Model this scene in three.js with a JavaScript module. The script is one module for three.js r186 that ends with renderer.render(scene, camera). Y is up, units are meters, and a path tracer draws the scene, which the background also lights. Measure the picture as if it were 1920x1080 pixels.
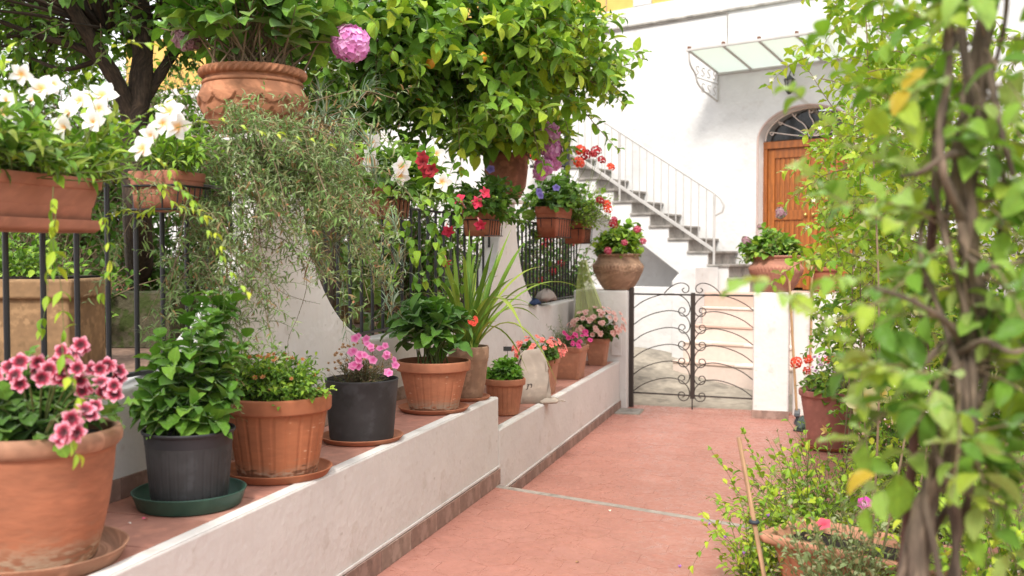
import * as THREE from 'three';
import { mergeGeometries } from 'three/addons/utils/BufferGeometryUtils.js';
import { FontLoader } from 'three/addons/loaders/FontLoader.js';
import { TextGeometry } from 'three/addons/geometries/TextGeometry.js';
import { RoundedBoxGeometry } from 'three/addons/geometries/RoundedBoxGeometry.js';

// ---------------------------------------------------------------- camera, sky, sun, exposure
const scene = new THREE.Scene();
const camera = new THREE.PerspectiveCamera(32.26, 16 / 9, 0.05, 400);
camera.position.set(0, 1.35, 0);
camera.rotation.order = 'YXZ';
camera.rotation.set(-0.0348, 0.2914, 0);
camera.focus = 4.9;
camera.userData.fStop = 2.8;
scene.add(camera);
const EYE = camera.position.clone();

const renderer = new THREE.WebGLRenderer({ antialias: true });
renderer.setSize(1024, 576);
renderer.toneMapping = THREE.LinearToneMapping;
renderer.toneMappingExposure = 1.9;
renderer.shadowMap.enabled = true;

{ // bright overcast sky: thin high cloud, a little cooler overhead
  const w = 256, h = 128, d = new Float32Array(w * h * 4);
  for (let j = 0; j < h; j++) for (let i = 0; i < w; i++) {
    const el = ((j + 0.5) / h - 0.5) * Math.PI, k = Math.max(0, Math.sin(el));
    const a = i / w * Math.PI * 2;
    const m = 1 + 0.05 * Math.sin(a * 3 + 5 * el) * Math.cos(el * 4 + a) + 0.03 * Math.sin(a * 7 - 9 * el);
    const b = (0.85 + 0.35 * k) * m, o = (j * w + i) * 4;
    d[o] = b * 0.99; d[o + 1] = b; d[o + 2] = b * 1.03; d[o + 3] = 1;
  }
  const sky = new THREE.DataTexture(d, w, h, THREE.RGBAFormat, THREE.FloatType);
  sky.mapping = THREE.EquirectangularReflectionMapping; sky.magFilter = THREE.LinearFilter; sky.needsUpdate = true;
  scene.background = sky; scene.environment = sky;
}
const sun = new THREE.DirectionalLight(new THREE.Color().setRGB(1, 0.95, 0.87), 2.3);
sun.position.set(-1.0, 12, 4.5); sun.target.position.set(-1.5, 0, -7);
sun.castShadow = true; sun.shadow.radius = 24; sun.shadow.mapSize.set(2048, 2048);
Object.assign(sun.shadow.camera, { left: -14, right: 14, top: 14, bottom: -14, near: 0.5, far: 50 });
scene.add(sun, sun.target);

// ---------------------------------------------------------------- helpers
let seed = 7;
function rnd() { seed = (seed + 0x6d2b79f5) | 0; let t = Math.imul(seed ^ (seed >>> 15), 1 | seed); t = (t + Math.imul(t ^ (t >>> 7), 61 | t)) ^ t; return ((t ^ (t >>> 14)) >>> 0) / 4294967296; }
const rr = (a, b) => a + (b - a) * rnd();
const pick = (a) => a[Math.floor(rnd() * a.length)];
const clamp = (x, a, b) => Math.min(b, Math.max(a, x));
const V = (a, b, c) => Array.isArray(a) ? new THREE.Vector3(a[0], a[1], a[2]) : new THREE.Vector3(a, b, c);
const PI = Math.PI;

const taken = new Map();
function numbered(n) { const k = taken.get(n) || 0; taken.set(n, k + 1); return k ? n + '_' + String(k).padStart(3, '0') : n; }
function tag(o, label, category, group, kind) {
  if (label) o.userData.label = label;
  if (category) o.userData.category = category;
  if (group) o.userData.group = group;
  if (kind) o.userData.kind = kind;
  return o;
}
function thing(name, label, category, p = [0, 0, 0], turn = 0, group) {
  const o = new THREE.Group(); o.name = numbered(name); o.position.set(...p); o.rotation.y = turn;
  tag(o, label, category, group); scene.add(o); return o;
}
function mesh(name, geo, mat, parent, p) {
  const m = new THREE.Mesh(geo, mat); m.name = parent ? name : numbered(name); m.castShadow = m.receiveShadow = true;
  if (p) m.position.set(...p);
  (parent || scene).add(m); return m;
}
function structure(name, geo, mat, p) { return tag(mesh(name, geo, mat, null, p), null, null, null, 'structure'); }

// value noise, tileable
function makeNoise(per, sd) {
  const n = new Float32Array(per * per); let s = sd * 7919 + 13;
  for (let i = 0; i < n.length; i++) { s = (s + 0x6d2b79f5) | 0; let t = Math.imul(s ^ (s >>> 15), 1 | s); t = (t + Math.imul(t ^ (t >>> 7), 61 | t)) ^ t; n[i] = ((t ^ (t >>> 14)) >>> 0) / 4294967296; }
  return (x, y) => {
    x = ((x % per) + per) % per; y = ((y % per) + per) % per;
    const x0 = Math.floor(x), y0 = Math.floor(y), x1 = (x0 + 1) % per, y1 = (y0 + 1) % per;
    let fx = x - x0, fy = y - y0; fx = fx * fx * (3 - 2 * fx); fy = fy * fy * (3 - 2 * fy);
    return (n[y0 * per + x0] * (1 - fx) + n[y0 * per + x1] * fx) * (1 - fy) + (n[y1 * per + x0] * (1 - fx) + n[y1 * per + x1] * fx) * fy;
  };
}
function fbmMaker(base, oct, sd) {
  const ns = []; for (let i = 0; i < oct; i++) ns.push(makeNoise(base << i, sd + i * 31));
  return (u, v) => { let s = 0, a = 0.5, t = 0; for (let i = 0; i < oct; i++) { s += a * ns[i](u * (base << i), v * (base << i)); t += a; a *= 0.55; } return s / t; };
}
function tex(size, fn, srgb = true, h = size) {
  const d = new Uint8Array(size * h * 4);
  for (let j = 0; j < h; j++) for (let i = 0; i < size; i++) {
    const c = fn(i / size, j / h), o = (j * size + i) * 4;
    for (let k = 0; k < 3; k++) d[o + k] = clamp((Array.isArray(c) ? c[k] : c) * 255, 0, 255);
    d[o + 3] = 255;
  }
  const t = new THREE.DataTexture(d, size, h, THREE.RGBAFormat); t.wrapS = t.wrapT = THREE.RepeatWrapping;
  t.magFilter = THREE.LinearFilter; t.minFilter = THREE.LinearMipmapLinearFilter; t.generateMipmaps = true;
  if (srgb) t.colorSpace = THREE.SRGBColorSpace; t.needsUpdate = true; return t;
}
const lerp = (a, b, t) => a + (b - a) * t, sm = (a, b, x) => { x = clamp((x - a) / (b - a), 0, 1); return x * x * (3 - 2 * x); };
const mix3 = (a, b, t) => [lerp(a[0], b[0], t), lerp(a[1], b[1], t), lerp(a[2], b[2], t)];

const fA = fbmMaker(4, 6, 1), fB = fbmMaker(8, 5, 9), fC = fbmMaker(16, 5, 17), fD = fbmMaker(3, 4, 23), fE = fbmMaker(32, 3, 41);
const T = {
  plaster: tex(512, (u, v) => { const a = fA(u, v), b = fC(u, v), st = sm(0.62, 0.72, fD(u, v) * 0.6 + fE(u, v) * 0.4); const g = 0.93 + 0.07 * (a - 0.5) * 2 + 0.03 * (b - 0.5); return mix3([g, g * 0.992, g * 0.985], [g * 0.9, g * 0.87, g * 0.84], st * 0.3); }),
  limewash: tex(512, (u, v) => { const a = fA(u, v), st = fC(u * 3, v * 0.5 + 0 * u), e = fE(u, v); const g = 0.95 + 0.07 * (a - 0.5) + 0.015 * (fE(u * 2, Math.abs(v - 0.5) * 0.2) - 0.5); let k = mix3([g, g * 0.99, g * 0.98], [g * 0.86, g * 0.82, g * 0.78], sm(0.6, 0.72, fB(u, v) * 0.7 + e * 0.3) * 0.35); return mix3(k, [0.6, 0.56, 0.5], sm(0.74, 0.8, fB(u * 2, v * 2) * 0.8 + a * 0.2) * 0.25); }),
  plasterBump: tex(512, (u, v) => 0.5 + (fA(u, v) - 0.5) * 0.9 + (fE(u, v) - 0.5) * 0.35, false),
  clay: tex(512, (u, v) => { const a = fA(u, v), b = fB(u, v), c = fE(u, v); const g = 0.86 + 0.2 * (a - 0.5) + 0.12 * (c - 0.5); const pale = sm(0.56, 0.7, b * 0.65 + c * 0.35); return mix3([g, g, g], [1, 0.98, 0.95], pale * 0.45); }),
  clayOld: tex(512, (u, v) => { const a = fA(u, v), b = fB(u, v), c = fE(u, v); const g = 0.8 + 0.3 * (a - 0.5) + 0.16 * (c - 0.5); let k = mix3([g, g * 0.98, g * 0.96], [1, 1, 1], sm(0.5, 0.66, b * 0.6 + c * 0.4) * 0.6); return mix3(k, [0.55, 0.55, 0.5], sm(0.6, 0.72, fC(u, v) * 0.7 + a * 0.3) * 0.45); }),
  grain: tex(256, (u, v) => 0.5 + (fC(u, v) - 0.5) * 0.8 + (fE(u, v) - 0.5) * 0.5, false),
  floor: tex(512, (u, v) => { const a = fA(u, v), b = fB(u, v), c = fE(u, v); const g = 0.92 + 0.1 * (a - 0.5) + 0.05 * (c - 0.5); return mix3([g, g, g], [1, 0.97, 0.95], sm(0.58, 0.7, b * 0.7 + c * 0.3) * 0.25); }),
  concrete: tex(512, (u, v) => { const a = fA(u, v), c = fE(u, v), b = fB(u, v); const g = 0.82 + 0.25 * (a - 0.5) + 0.2 * (c - 0.5) - 0.12 * sm(0.55, 0.7, b); return [g, g * 0.98, g * 0.95]; }),
  bark: tex(256, (u, v) => { const a = fB(u * 3, v), c = fE(u * 4, v); const g = 0.62 + 0.3 * (a - 0.5) + 0.5 * (c - 0.5); return [g, g * 0.97, g * 0.93]; }),
  wood: tex(512, (u, v) => { const w = fD(u, v), r = Math.sin(u * 2 * PI * 13 + w * 14) * 0.5 + 0.5; const g = 0.78 + 0.14 * r + 0.2 * (fE(u * 6, v) - 0.5); return [g, g * 0.96, g * 0.9]; }),
  leaf: tex(64, (u, v) => { const x = Math.abs(u - 0.5) * 2; const rib = 1 - sm(0.02, 0.1, x); const vein = Math.abs(((v * 9 - x * 2.2) % 1 + 1) % 1 - 0.5) < 0.07 ? 1 : 0; const sp = sm(0.6, 0.7, fE(u, v)) * 0.12, g = 0.9 + 0.1 * rib + 0.06 * vein + 0.14 * (fC(u, v) - 0.5) - sp * 0.4; return [g + 0.06 * rib + sp, g, g - 0.05 - sp]; }, true, 128),
  soil: tex(128, (u, v) => { const g = 0.5 + 0.9 * (fE(u, v) - 0.5) + 0.4 * (fC(u, v) - 0.5); return [g, g * 0.9, g * 0.8]; }),
};
function rep(t, s) { const c = t.clone(); c.repeat.set(s, s); c.needsUpdate = true; return c; }
function mat(rgb, roughness = 0.8, o = {}) {
  const phys = o.transmission || o.clearcoat || o.sheen;
  const m = phys ? new THREE.MeshPhysicalMaterial() : new THREE.MeshStandardMaterial();
  m.color.setRGB(...rgb); m.roughness = roughness; m.side = THREE.DoubleSide;
  Object.assign(m, o); if (phys && o.transmission) m.thickness = 0;
  return m;
}
const MT = {
  plaster: mat([0.78, 0.765, 0.75], 0.9, { map: T.limewash, bumpMap: T.plasterBump, bumpScale: 0.006 }),
  plasterWarm: mat([0.71, 0.685, 0.665], 0.9, { map: T.limewash, bumpMap: T.plasterBump, bumpScale: 0.005 }),
  house: mat([0.74, 0.74, 0.735], 0.92, { map: rep(T.plaster, 0.6), bumpMap: rep(T.plasterBump, 0.6), bumpScale: 0.014 }),
  yellow: mat([0.8, 0.5, 0.14], 0.9, { map: T.plaster }),
  stone: mat([0.4, 0.38, 0.365], 0.75, { map: T.concrete, bumpMap: T.grain, bumpScale: 0.001 }),
  concrete: mat([0.46, 0.42, 0.36], 0.9, { map: T.concrete, bumpMap: T.grain, bumpScale: 0.003 }),
  stepRed: mat([0.66, 0.47, 0.38], 0.85, { map: T.floor }),
  iron: mat([0.018, 0.018, 0.02], 0.45, { bumpMap: T.grain, bumpScale: 0.0005 }),
  ironBrown: mat([0.035, 0.026, 0.022], 0.5, { bumpMap: T.grain, bumpScale: 0.0006 }),
  whiteIron: mat([0.54, 0.525, 0.505], 0.55, { map: T.plaster }),
  rust: mat([0.2, 0.1, 0.065], 0.8, { map: T.clayOld }),
  soil: mat([0.05, 0.035, 0.025], 1, { map: rep(T.soil, 4), bumpMap: rep(T.grain, 4), bumpScale: 0.006 }),
  bark: mat([0.24, 0.19, 0.15], 0.95, { map: T.bark, bumpMap: T.bark, bumpScale: 0.008 }),
  barkDark: mat([0.11, 0.075, 0.05], 0.95, { map: T.bark, bumpMap: T.bark, bumpScale: 0.01 }),
  stem: mat([0.12, 0.15, 0.045], 0.85),
  stemBrown: mat([0.2, 0.14, 0.085], 0.9),
};
function clay(rgb, old = false, rough = 0.85) { return mat(rgb, rough, { map: old ? T.clayOld : T.clay, bumpMap: T.grain, bumpScale: old ? 0.0015 : 0.0006 }); }

// uv in metres from the dominant axis
function metreUV(g, k = 1) {
  if (g.index) g = g.toNonIndexed();
  if (!g.attributes.normal) g.computeVertexNormals();
  const p = g.attributes.position, n = g.attributes.normal, uv = new Float32Array(p.count * 2);
  for (let i = 0; i < p.count; i++) {
    const ax = Math.abs(n.getX(i)), ay = Math.abs(n.getY(i)), az = Math.abs(n.getZ(i)), x = p.getX(i), y = p.getY(i), z = p.getZ(i);
    const [a, b] = ax >= ay && ax >= az ? [z, y] : ay >= az ? [x, z] : [x, y];
    uv[i * 2] = a * k; uv[i * 2 + 1] = b * k;
  }
  g.setAttribute('uv', new THREE.BufferAttribute(uv, 2)); return g;
}
function box(w, h, d, r = 0.004, seg = 1) { return metreUV(r ? new RoundedBoxGeometry(w, h, d, seg, Math.min(r, w / 2.01, h / 2.01, d / 2.01)) : new THREE.BoxGeometry(w, h, d)); }
function at(g, x, y, z) { g.translate(x, y, z); return g; }
function merge(list) { return mergeGeometries(list.map((g) => { g = g.index ? g.toNonIndexed() : g; for (const k of Object.keys(g.attributes)) if (!['position', 'normal', 'uv', 'color'].includes(k)) g.deleteAttribute(k); return g; })); }
function extrude(pts, depth, bevel = 0.006) {
  const s = new THREE.Shape(pts.map((p) => new THREE.Vector2(p[0], p[1])));
  const g = new THREE.ExtrudeGeometry(s, { depth: depth - 2 * bevel, bevelEnabled: bevel > 0, bevelSize: bevel, bevelThickness: bevel, bevelSegments: 2, curveSegments: 12, bevelOffset: -bevel });
  g.translate(0, 0, bevel); return metreUV(g);
}
// tube with its own radius at every point
function tube(pts, radii, sides = 6, caps = true) {
  const n = pts.length, pos = [], nor = [], uv = [], idx = []; let len = 0;
  const tan = (i) => V(pts[Math.min(n - 1, i + 1)].x - pts[Math.max(0, i - 1)].x, pts[Math.min(n - 1, i + 1)].y - pts[Math.max(0, i - 1)].y, pts[Math.min(n - 1, i + 1)].z - pts[Math.max(0, i - 1)].z).normalize();
  let t0 = tan(0), a = Math.abs(t0.y) < 0.9 ? V(0, 1, 0) : V(1, 0, 0); a.cross(t0).normalize();
  for (let i = 0; i < n; i++) {
    const t = tan(i); a.addScaledVector(t, -a.dot(t)).normalize(); const b = t.clone().cross(a);
    if (i) len += pts[i].distanceTo(pts[i - 1]);
    const r = Array.isArray(radii) ? radii[i] : radii;
    for (let k = 0; k <= sides; k++) { const q = k / sides * 2 * PI, c = Math.cos(q), s = Math.sin(q); const nx = a.x * c + b.x * s, ny = a.y * c + b.y * s, nz = a.z * c + b.z * s; pos.push(pts[i].x + nx * r, pts[i].y + ny * r, pts[i].z + nz * r); nor.push(nx, ny, nz); uv.push(k / sides * Math.max(0.05, r * 6), len); }
  }
  for (let i = 0; i < n - 1; i++) for (let k = 0; k < sides; k++) { const o = i * (sides + 1) + k; idx.push(o, o + 1, o + sides + 1, o + 1, o + sides + 2, o + sides + 1); }
  if (caps) for (const e of [0, n - 1]) { const c = pos.length / 3, t = tan(e).multiplyScalar(e ? 1 : -1); pos.push(pts[e].x, pts[e].y, pts[e].z); nor.push(t.x, t.y, t.z); uv.push(0, 0); for (let k = 0; k < sides; k++) { const o = e * (sides + 1) + k; e ? idx.push(c, o, o + 1) : idx.push(c, o + 1, o); } }
  const g = new THREE.BufferGeometry(); g.setAttribute('position', new THREE.Float32BufferAttribute(pos, 3)); g.setAttribute('normal', new THREE.Float32BufferAttribute(nor, 3)); g.setAttribute('uv', new THREE.Float32BufferAttribute(uv, 2)); g.setIndex(idx); return g;
}
function smooth(pts, n) { return new THREE.CatmullRomCurve3(pts.map((p) => p.isVector3 ? p : V(p)), false, 'centripetal').getPoints(n); }
const rod = (pts, r, sides = 6, n = 0) => tube(n ? smooth(pts, n) : pts.map((p) => p.isVector3 ? p : V(p)), r, sides);

// loft between closed loops of equal length; loops are arrays of [x, y, z]
function loft(loops, capFirst = false, capLast = false, uvk = 1) {
  const m = loops[0].length, pos = [], uv = [], idx = []; let v = 0;
  loops.forEach((L, i) => {
    if (i) v += Math.hypot(L[0][0] - loops[i - 1][0][0], L[0][1] - loops[i - 1][0][1], L[0][2] - loops[i - 1][0][2]);
    let u = 0;
    for (let k = 0; k <= m; k++) { const p = L[k % m]; if (k) { const q = L[k - 1]; u += Math.hypot(p[0] - q[0], p[2] - q[2]); } pos.push(...p); uv.push(u * uvk, v * uvk); }
  });
  for (let i = 0; i < loops.length - 1; i++) for (let k = 0; k < m; k++) { const o = i * (m + 1) + k; idx.push(o, o + m + 1, o + 1, o + 1, o + m + 1, o + m + 2); }
  for (const [on, i] of [[capFirst, 0], [capLast, loops.length - 1]]) if (on) {
    const c = pos.length / 3; let x = 0, y = 0, z = 0; for (const p of loops[i]) { x += p[0] / m; y += p[1] / m; z += p[2] / m; } pos.push(x, y, z); uv.push(x, z);
    for (let k = 0; k < m; k++) { const o = i * (m + 1) + k; i ? idx.push(c, o + 1, o) : idx.push(c, o, o + 1); }
  }
  const g = new THREE.BufferGeometry(); g.setAttribute('position', new THREE.Float32BufferAttribute(pos, 3)); g.setAttribute('uv', new THREE.Float32BufferAttribute(uv, 2)); g.setIndex(idx);
  g.computeVertexNormals();
  // weld the seam's normals
  const n = g.attributes.normal;
  for (let i = 0; i < loops.length; i++) { const a = i * (m + 1), b = a + m; const x = n.getX(a) + n.getX(b), y = n.getY(a) + n.getY(b), z = n.getZ(a) + n.getZ(b), l = Math.hypot(x, y, z) || 1; n.setXYZ(a, x / l, y / l, z / l); n.setXYZ(b, x / l, y / l, z / l); }
  return g;
}
// a turned pot wall: profile of [r, y, ribDepth]; shape(angle) gives the outline factor (1 = round)
function turned(profile, m = 48, ribs = 0, shape = null, warp = null) {
  return loft(profile.map(([r, y, rib = 0]) => Array.from({ length: m }, (_, k) => {
    const a = k / m * 2 * PI; let q = r * (shape ? shape(a) : 1);
    if (rib) { const c = Math.cos(a * ribs); q -= rib * (c > 0.72 ? 1 : 0); }
    if (warp) q += warp(a, y, r);
    return [Math.cos(a) * q, y, Math.sin(a) * q];
  })));
}
const squareShape = (p) => (a) => 1 / Math.pow(Math.pow(Math.abs(Math.cos(a)), p) + Math.pow(Math.abs(Math.sin(a)), p), 1 / p);
function roundRect(w, d, r, y, n = 4) {
  const o = [];
  for (const [cx, cz, a0] of [[w / 2 - r, d / 2 - r, 0], [-w / 2 + r, d / 2 - r, PI / 2], [-w / 2 + r, -d / 2 + r, PI], [w / 2 - r, -d / 2 + r, 1.5 * PI]]) for (let k = 0; k <= n; k++) { const a = a0 + k / n * PI / 2; o.push([cx + Math.cos(a) * r, y, cz + Math.sin(a) * r]); }
  return o;
}

// ---------------------------------------------------------------- leaves and flowers
const SHAPES = {
  ovate: (v) => Math.pow(Math.sin(PI * Math.pow(v, 0.8)), 0.75), lance: (v) => Math.pow(Math.sin(PI * Math.pow(v, 0.85)), 1.1),
  round: (v) => Math.pow(Math.sin(PI * Math.pow(clamp(v, 0.02, 1), 0.8)), 0.5), strap: (v) => Math.pow(Math.sin(PI * clamp(v * 0.93 + 0.07, 0, 1)), 0.35),
};
function leafGeo({ shape = 'ovate', ratio = 0.5, fold = 0.25, curl = 0.3, n = 7, wave = 0 } = {}) {
  const f = SHAPES[shape], pos = [], uv = [], idx = []; let z = 0, y = 0, pitch = curl * 0.5;
  for (let i = 0; i <= n; i++) {
    const v = i / n, w = i === n ? 0.004 : i === 0 ? 0.03 : f(v) * ratio * 0.5;
    if (i) { z += Math.cos(pitch) / n; y += Math.sin(pitch) / n; pitch -= curl * 2 / n; }
    const wv = wave * Math.sin(i * 2.4) * w;
    pos.push(-w, y + w * fold * 1.6 + wv, z, 0, y, z, w, y + w * fold * 1.6 - wv, z); uv.push(0.5 - w / ratio, v, 0.5, v, 0.5 + w / ratio, v);
  }
  for (let i = 0; i < n; i++) for (let k = 0; k < 2; k++) { const o = i * 3 + k; idx.push(o, o + 3, o + 1, o + 1, o + 3, o + 4); }
  const g = new THREE.BufferGeometry(); g.setAttribute('position', new THREE.Float32BufferAttribute(pos, 3)); g.setAttribute('uv', new THREE.Float32BufferAttribute(uv, 2)); g.setIndex(idx); g.computeVertexNormals(); return g;
}
const LG = {
  ovate: [leafGeo({ ratio: 0.55, curl: 0.35 }), leafGeo({ ratio: 0.5, curl: 0.6, fold: 0.4 }), leafGeo({ ratio: 0.58, curl: 0.1, wave: 0.2 })],
  broad: [leafGeo({ ratio: 0.78, curl: 0.4, fold: 0.2, wave: 0.12, n: 8 }), leafGeo({ ratio: 0.72, curl: 0.7, fold: 0.3, wave: 0.2, n: 8 }), leafGeo({ ratio: 0.75, curl: 0.15, fold: 0.25, n: 8 })],
  lance: [leafGeo({ shape: 'lance', ratio: 0.34, curl: 0.4 }), leafGeo({ shape: 'lance', ratio: 0.3, curl: 0.75, fold: 0.45 }), leafGeo({ shape: 'lance', ratio: 0.38, curl: 0.15 })],
  round: [leafGeo({ shape: 'round', n: 6, ratio: 0.95, curl: 0.3, fold: 0.12, wave: 0.25 }), leafGeo({ shape: 'round', n: 6, ratio: 1, curl: 0.5, fold: 0.2, wave: 0.3 })],
  needle: [leafGeo({ shape: 'lance', ratio: 0.1, curl: 0.3, n: 3 }), leafGeo({ shape: 'lance', ratio: 0.08, curl: 0.8, n: 3 })],
  small: [leafGeo({ ratio: 0.6, curl: 0.3, n: 3 }), leafGeo({ ratio: 0.5, curl: 0.6, n: 3, fold: 0.4 })],
};
const leafMats = new Map();
function leafMat(c, tr = 0.4) {
  const k = c.join() + tr; if (!leafMats.has(k)) leafMats.set(k, mat(c, 0.93, { map: T.leaf, transmission: tr, clearcoat: 0.3, clearcoatRoughness: 0.34, specularIntensity: 0.5 })); return leafMats.get(k);
}
const leafMass = {};
function massMat(tr) { return leafMass[tr] || (leafMass[tr] = mat([1, 1, 1], 0.93, { map: T.leaf, transmission: tr, clearcoat: 0.25, clearcoatRoughness: 0.36, specularIntensity: 0.5, vertexColors: true })); }
const _x = V(0, 0, 0), _y = V(0, 0, 0), _z = V(0, 0, 0), _m = new THREE.Matrix4();
function basis(pos, dir, up, sx, sy, sz) {
  _z.copy(dir).normalize(); _x.copy(up).cross(_z); if (_x.lengthSq() < 1e-6) _x.set(1, 0, 0).cross(_z); _x.normalize(); _y.copy(_z).cross(_x);
  return new THREE.Matrix4().makeBasis(_x.clone().multiplyScalar(sx), _y.clone().multiplyScalar(sy), _z.clone().multiplyScalar(sz)).setPosition(pos);
}
function bake(items) { // items: {m, g, c} -> one geometry with vertex colours
  let nv = 0, ni = 0; for (const it of items) { nv += it.g.attributes.position.count; ni += it.g.index.count; }
  const pos = new Float32Array(nv * 3), nor = new Float32Array(nv * 3), uv = new Float32Array(nv * 2), col = new Float32Array(nv * 3), idx = new Uint32Array(ni); let o = 0, q = 0;
  const nm = new THREE.Matrix3(), p = V(0, 0, 0);
  for (const { m, g, c } of items) {
    const P = g.attributes.position, N = g.attributes.normal, U = g.attributes.uv, K = g.attributes.color; nm.getNormalMatrix(m);
    for (let i = 0; i < P.count; i++) {
      p.fromBufferAttribute(P, i).applyMatrix4(m); pos.set([p.x, p.y, p.z], (o + i) * 3);
      p.fromBufferAttribute(N, i).applyMatrix3(nm).normalize(); nor.set([p.x, p.y, p.z], (o + i) * 3);
      if (U) uv.set([U.getX(i), U.getY(i)], (o + i) * 2);
      col.set(K ? [K.getX(i) * c[0], K.getY(i) * c[1], K.getZ(i) * c[2]] : c, (o + i) * 3);
    }
    for (let i = 0; i < g.index.count; i++) idx[q++] = g.index.getX(i) + o;
    o += P.count;
  }
  const G = new THREE.BufferGeometry(); G.setAttribute('position', new THREE.BufferAttribute(pos, 3)); G.setAttribute('normal', new THREE.BufferAttribute(nor, 3)); G.setAttribute('uv', new THREE.BufferAttribute(uv, 2)); G.setAttribute('color', new THREE.BufferAttribute(col, 3)); G.setIndex(new THREE.BufferAttribute(idx, 1)); return G;
}
// collects the leaves and stems of one plant in world coordinates; the leaves that show largest become parts, the rest one mass
class Plant {
  constructor(t) { this.t = t; this.leaves = []; this.stems = []; this.off = t.position; }
  leaf(p, dir, up, len, geos, c, tr = 0.4, wide = 1) { this.leaves.push({ p: p.clone(), m: basis(p.clone().sub(this.off), dir, up, len * wide, len, len), g: pick(geos), c, tr, s: len / Math.max(0.3, p.distanceTo(EYE)) }); }
  stem(pts, r0, r1, m = MT.stem, sides = 4) { const n = pts.length; this.stems.push({ g: tube(pts.map((p) => p.clone().sub(this.off)), pts.map((_, i) => lerp(r0, r1, i / (n - 1))), sides, false), m }); }
  // a twig that bends under its weight and carries leaves; returns its points
  sprig(p0, dir, len, o) {
    const { leaf = 0.05, geos = LG.ovate, cols, n = 6, from = 0.25, droop = 0.5, spread = 0.9, r = 0.003, tr = 0.4, stem = MT.stem, jit = 0.25, pairs = false, wide = 1, out = null, sides = 4 } = o;
    const steps = 6, pts = [p0.clone()], d = dir.clone().normalize();
    for (let i = 0; i < steps; i++) { d.y -= droop / steps; d.x += rr(-jit, jit) * 0.5; d.y += rr(-jit, jit) * 0.3; d.z += rr(-jit, jit) * 0.5; d.normalize(); pts.push(pts[i].clone().addScaledVector(d, len / steps)); }
    if (r) this.stem(pts, r, r * 0.35, stem, sides);
    const c = new THREE.CatmullRomCurve3(pts); let ang = rnd() * 6;
    for (let i = 0; i < n; i++) {
      const q = from + (1 - from) * (i + 0.5) / n, p = c.getPoint(q), t = c.getTangent(q);
      const side = V(t.y, t.z, t.x).cross(t).normalize(); ang += pairs ? PI / 2 : 2.4;
      for (const k of pairs ? [0, PI] : [0]) {
        const w = side.clone().applyAxisAngle(t, ang + k + rr(-0.3, 0.3)), ld = t.clone().multiplyScalar(rr(0.3, 0.8)).addScaledVector(w, spread); if (out) ld.addScaledVector(out, 0.5); ld.y += rr(-0.35, 0.15);
        const up = V(rr(-0.5, 0.5), 1, rr(-0.5, 0.5)).addScaledVector(t, 0.4);
        this.leaf(p.clone().addScaledVector(w, r), ld, up, leaf * rr(0.65, 1.15) * (q > 0.9 ? 0.75 : 1), geos, pick(cols), tr, wide);
      }
    }
    return pts;
  }
  // leafy dome that grows from a point: sprigs end on an ellipsoid
  mound(base, c, r, twigs, o) {
    for (let i = 0; i < twigs; i++) {
      const a = rnd() * 2 * PI, h = Math.pow(rnd(), 0.7), q = rr(0.55, 1), y = o.low ? rr(-o.low, 1) : h; const s = Math.sqrt(Math.max(0, 1 - y * y));
      const tip = V(c.x + Math.cos(a) * s * r[0] * q, c.y + y * r[1] * q, c.z + Math.sin(a) * s * r[2] * q);
      const b = base.clone().add(V(rr(-1, 1) * r[0] * 0.35, 0, rr(-1, 1) * r[2] * 0.35)), d = tip.clone().sub(b), L = d.length(); d.normalize(); d.y += (o.droop ?? 0.5) * 0.45;
      this.sprig(b, d, L, { ...o, out: V(Math.cos(a) * s, y * 0.4, Math.sin(a) * s) });
    }
  }
  finish({ pieces = 150, leafName = 'leaf', massName = 'foliage', stemName = 'stem' } = {}) {
    this.leaves.sort((a, b) => b.s - a.s);
    const mass = this.leaves.slice(pieces);
    for (const l of this.leaves.slice(0, pieces)) { const m = new THREE.Mesh(l.g, leafMat(l.c, l.tr)); m.name = leafName; m.matrixAutoUpdate = true; l.m.decompose(m.position, m.quaternion, m.scale); m.castShadow = m.receiveShadow = true; this.t.add(m); }
    if (mass.length) tag(mesh(massName, bake(mass.map((l) => ({ m: l.m, g: l.g, c: l.c }))), massMat(mass[0].tr), this.t), null, null, null, 'stuff');
    const by = new Map(); for (const s of this.stems) { if (!by.has(s.m)) by.set(s.m, []); by.get(s.m).push(s.g); }
    for (const [m, gs] of by) tag(mesh(stemName, merge(gs), m, this.t), null, null, null, gs.length > 1 ? 'stuff' : undefined);
    return this.t;
  }
}
// petals round a centre, facing +y; colours from centre to edge
function floret({ n = 5, r = 0.03, ratio = 0.75, cup = 0.35, curl = 0.3, cols = [[0.5, 0.02, 0.05], [0.8, 0.4, 0.45]], split = 0.5, twist = 0, seg = 4, shape = 'round' }) {
  const base = leafGeo({ shape, ratio, fold: 0.08, curl, n: seg }), P = base.attributes.position, col = new Float32Array(P.count * 3);
  for (let i = 0; i < P.count; i++) { const v = Math.floor(i / 3) / seg, x = i % 3 === 1 ? 0 : 1; const w = v + x * 0.14, t = sm(split - 0.25, split + 0.25, w); col.set(cols[2] ? (w < split ? mix3(cols[0], cols[1], sm(split - 0.3, split, w)) : mix3(cols[1], cols[2], sm(split, split + 0.22, w))) : mix3(cols[0], cols[1], t), i * 3); }
  base.setAttribute('color', new THREE.BufferAttribute(col, 3));
  const items = []; for (let k = 0; k < n; k++) { const a = k / n * 2 * PI, d = V(Math.cos(a), cup, Math.sin(a)); items.push({ m: basis(V(0, 0, 0), d, V(-Math.sin(a) * twist, 1, Math.cos(a) * twist), r, r, r), g: base, c: [1, 1, 1] }); }
  return bake(items);
}
const petalMat = mat([1, 1, 1], 0.9, { transmission: 0.3, vertexColors: true });
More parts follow.
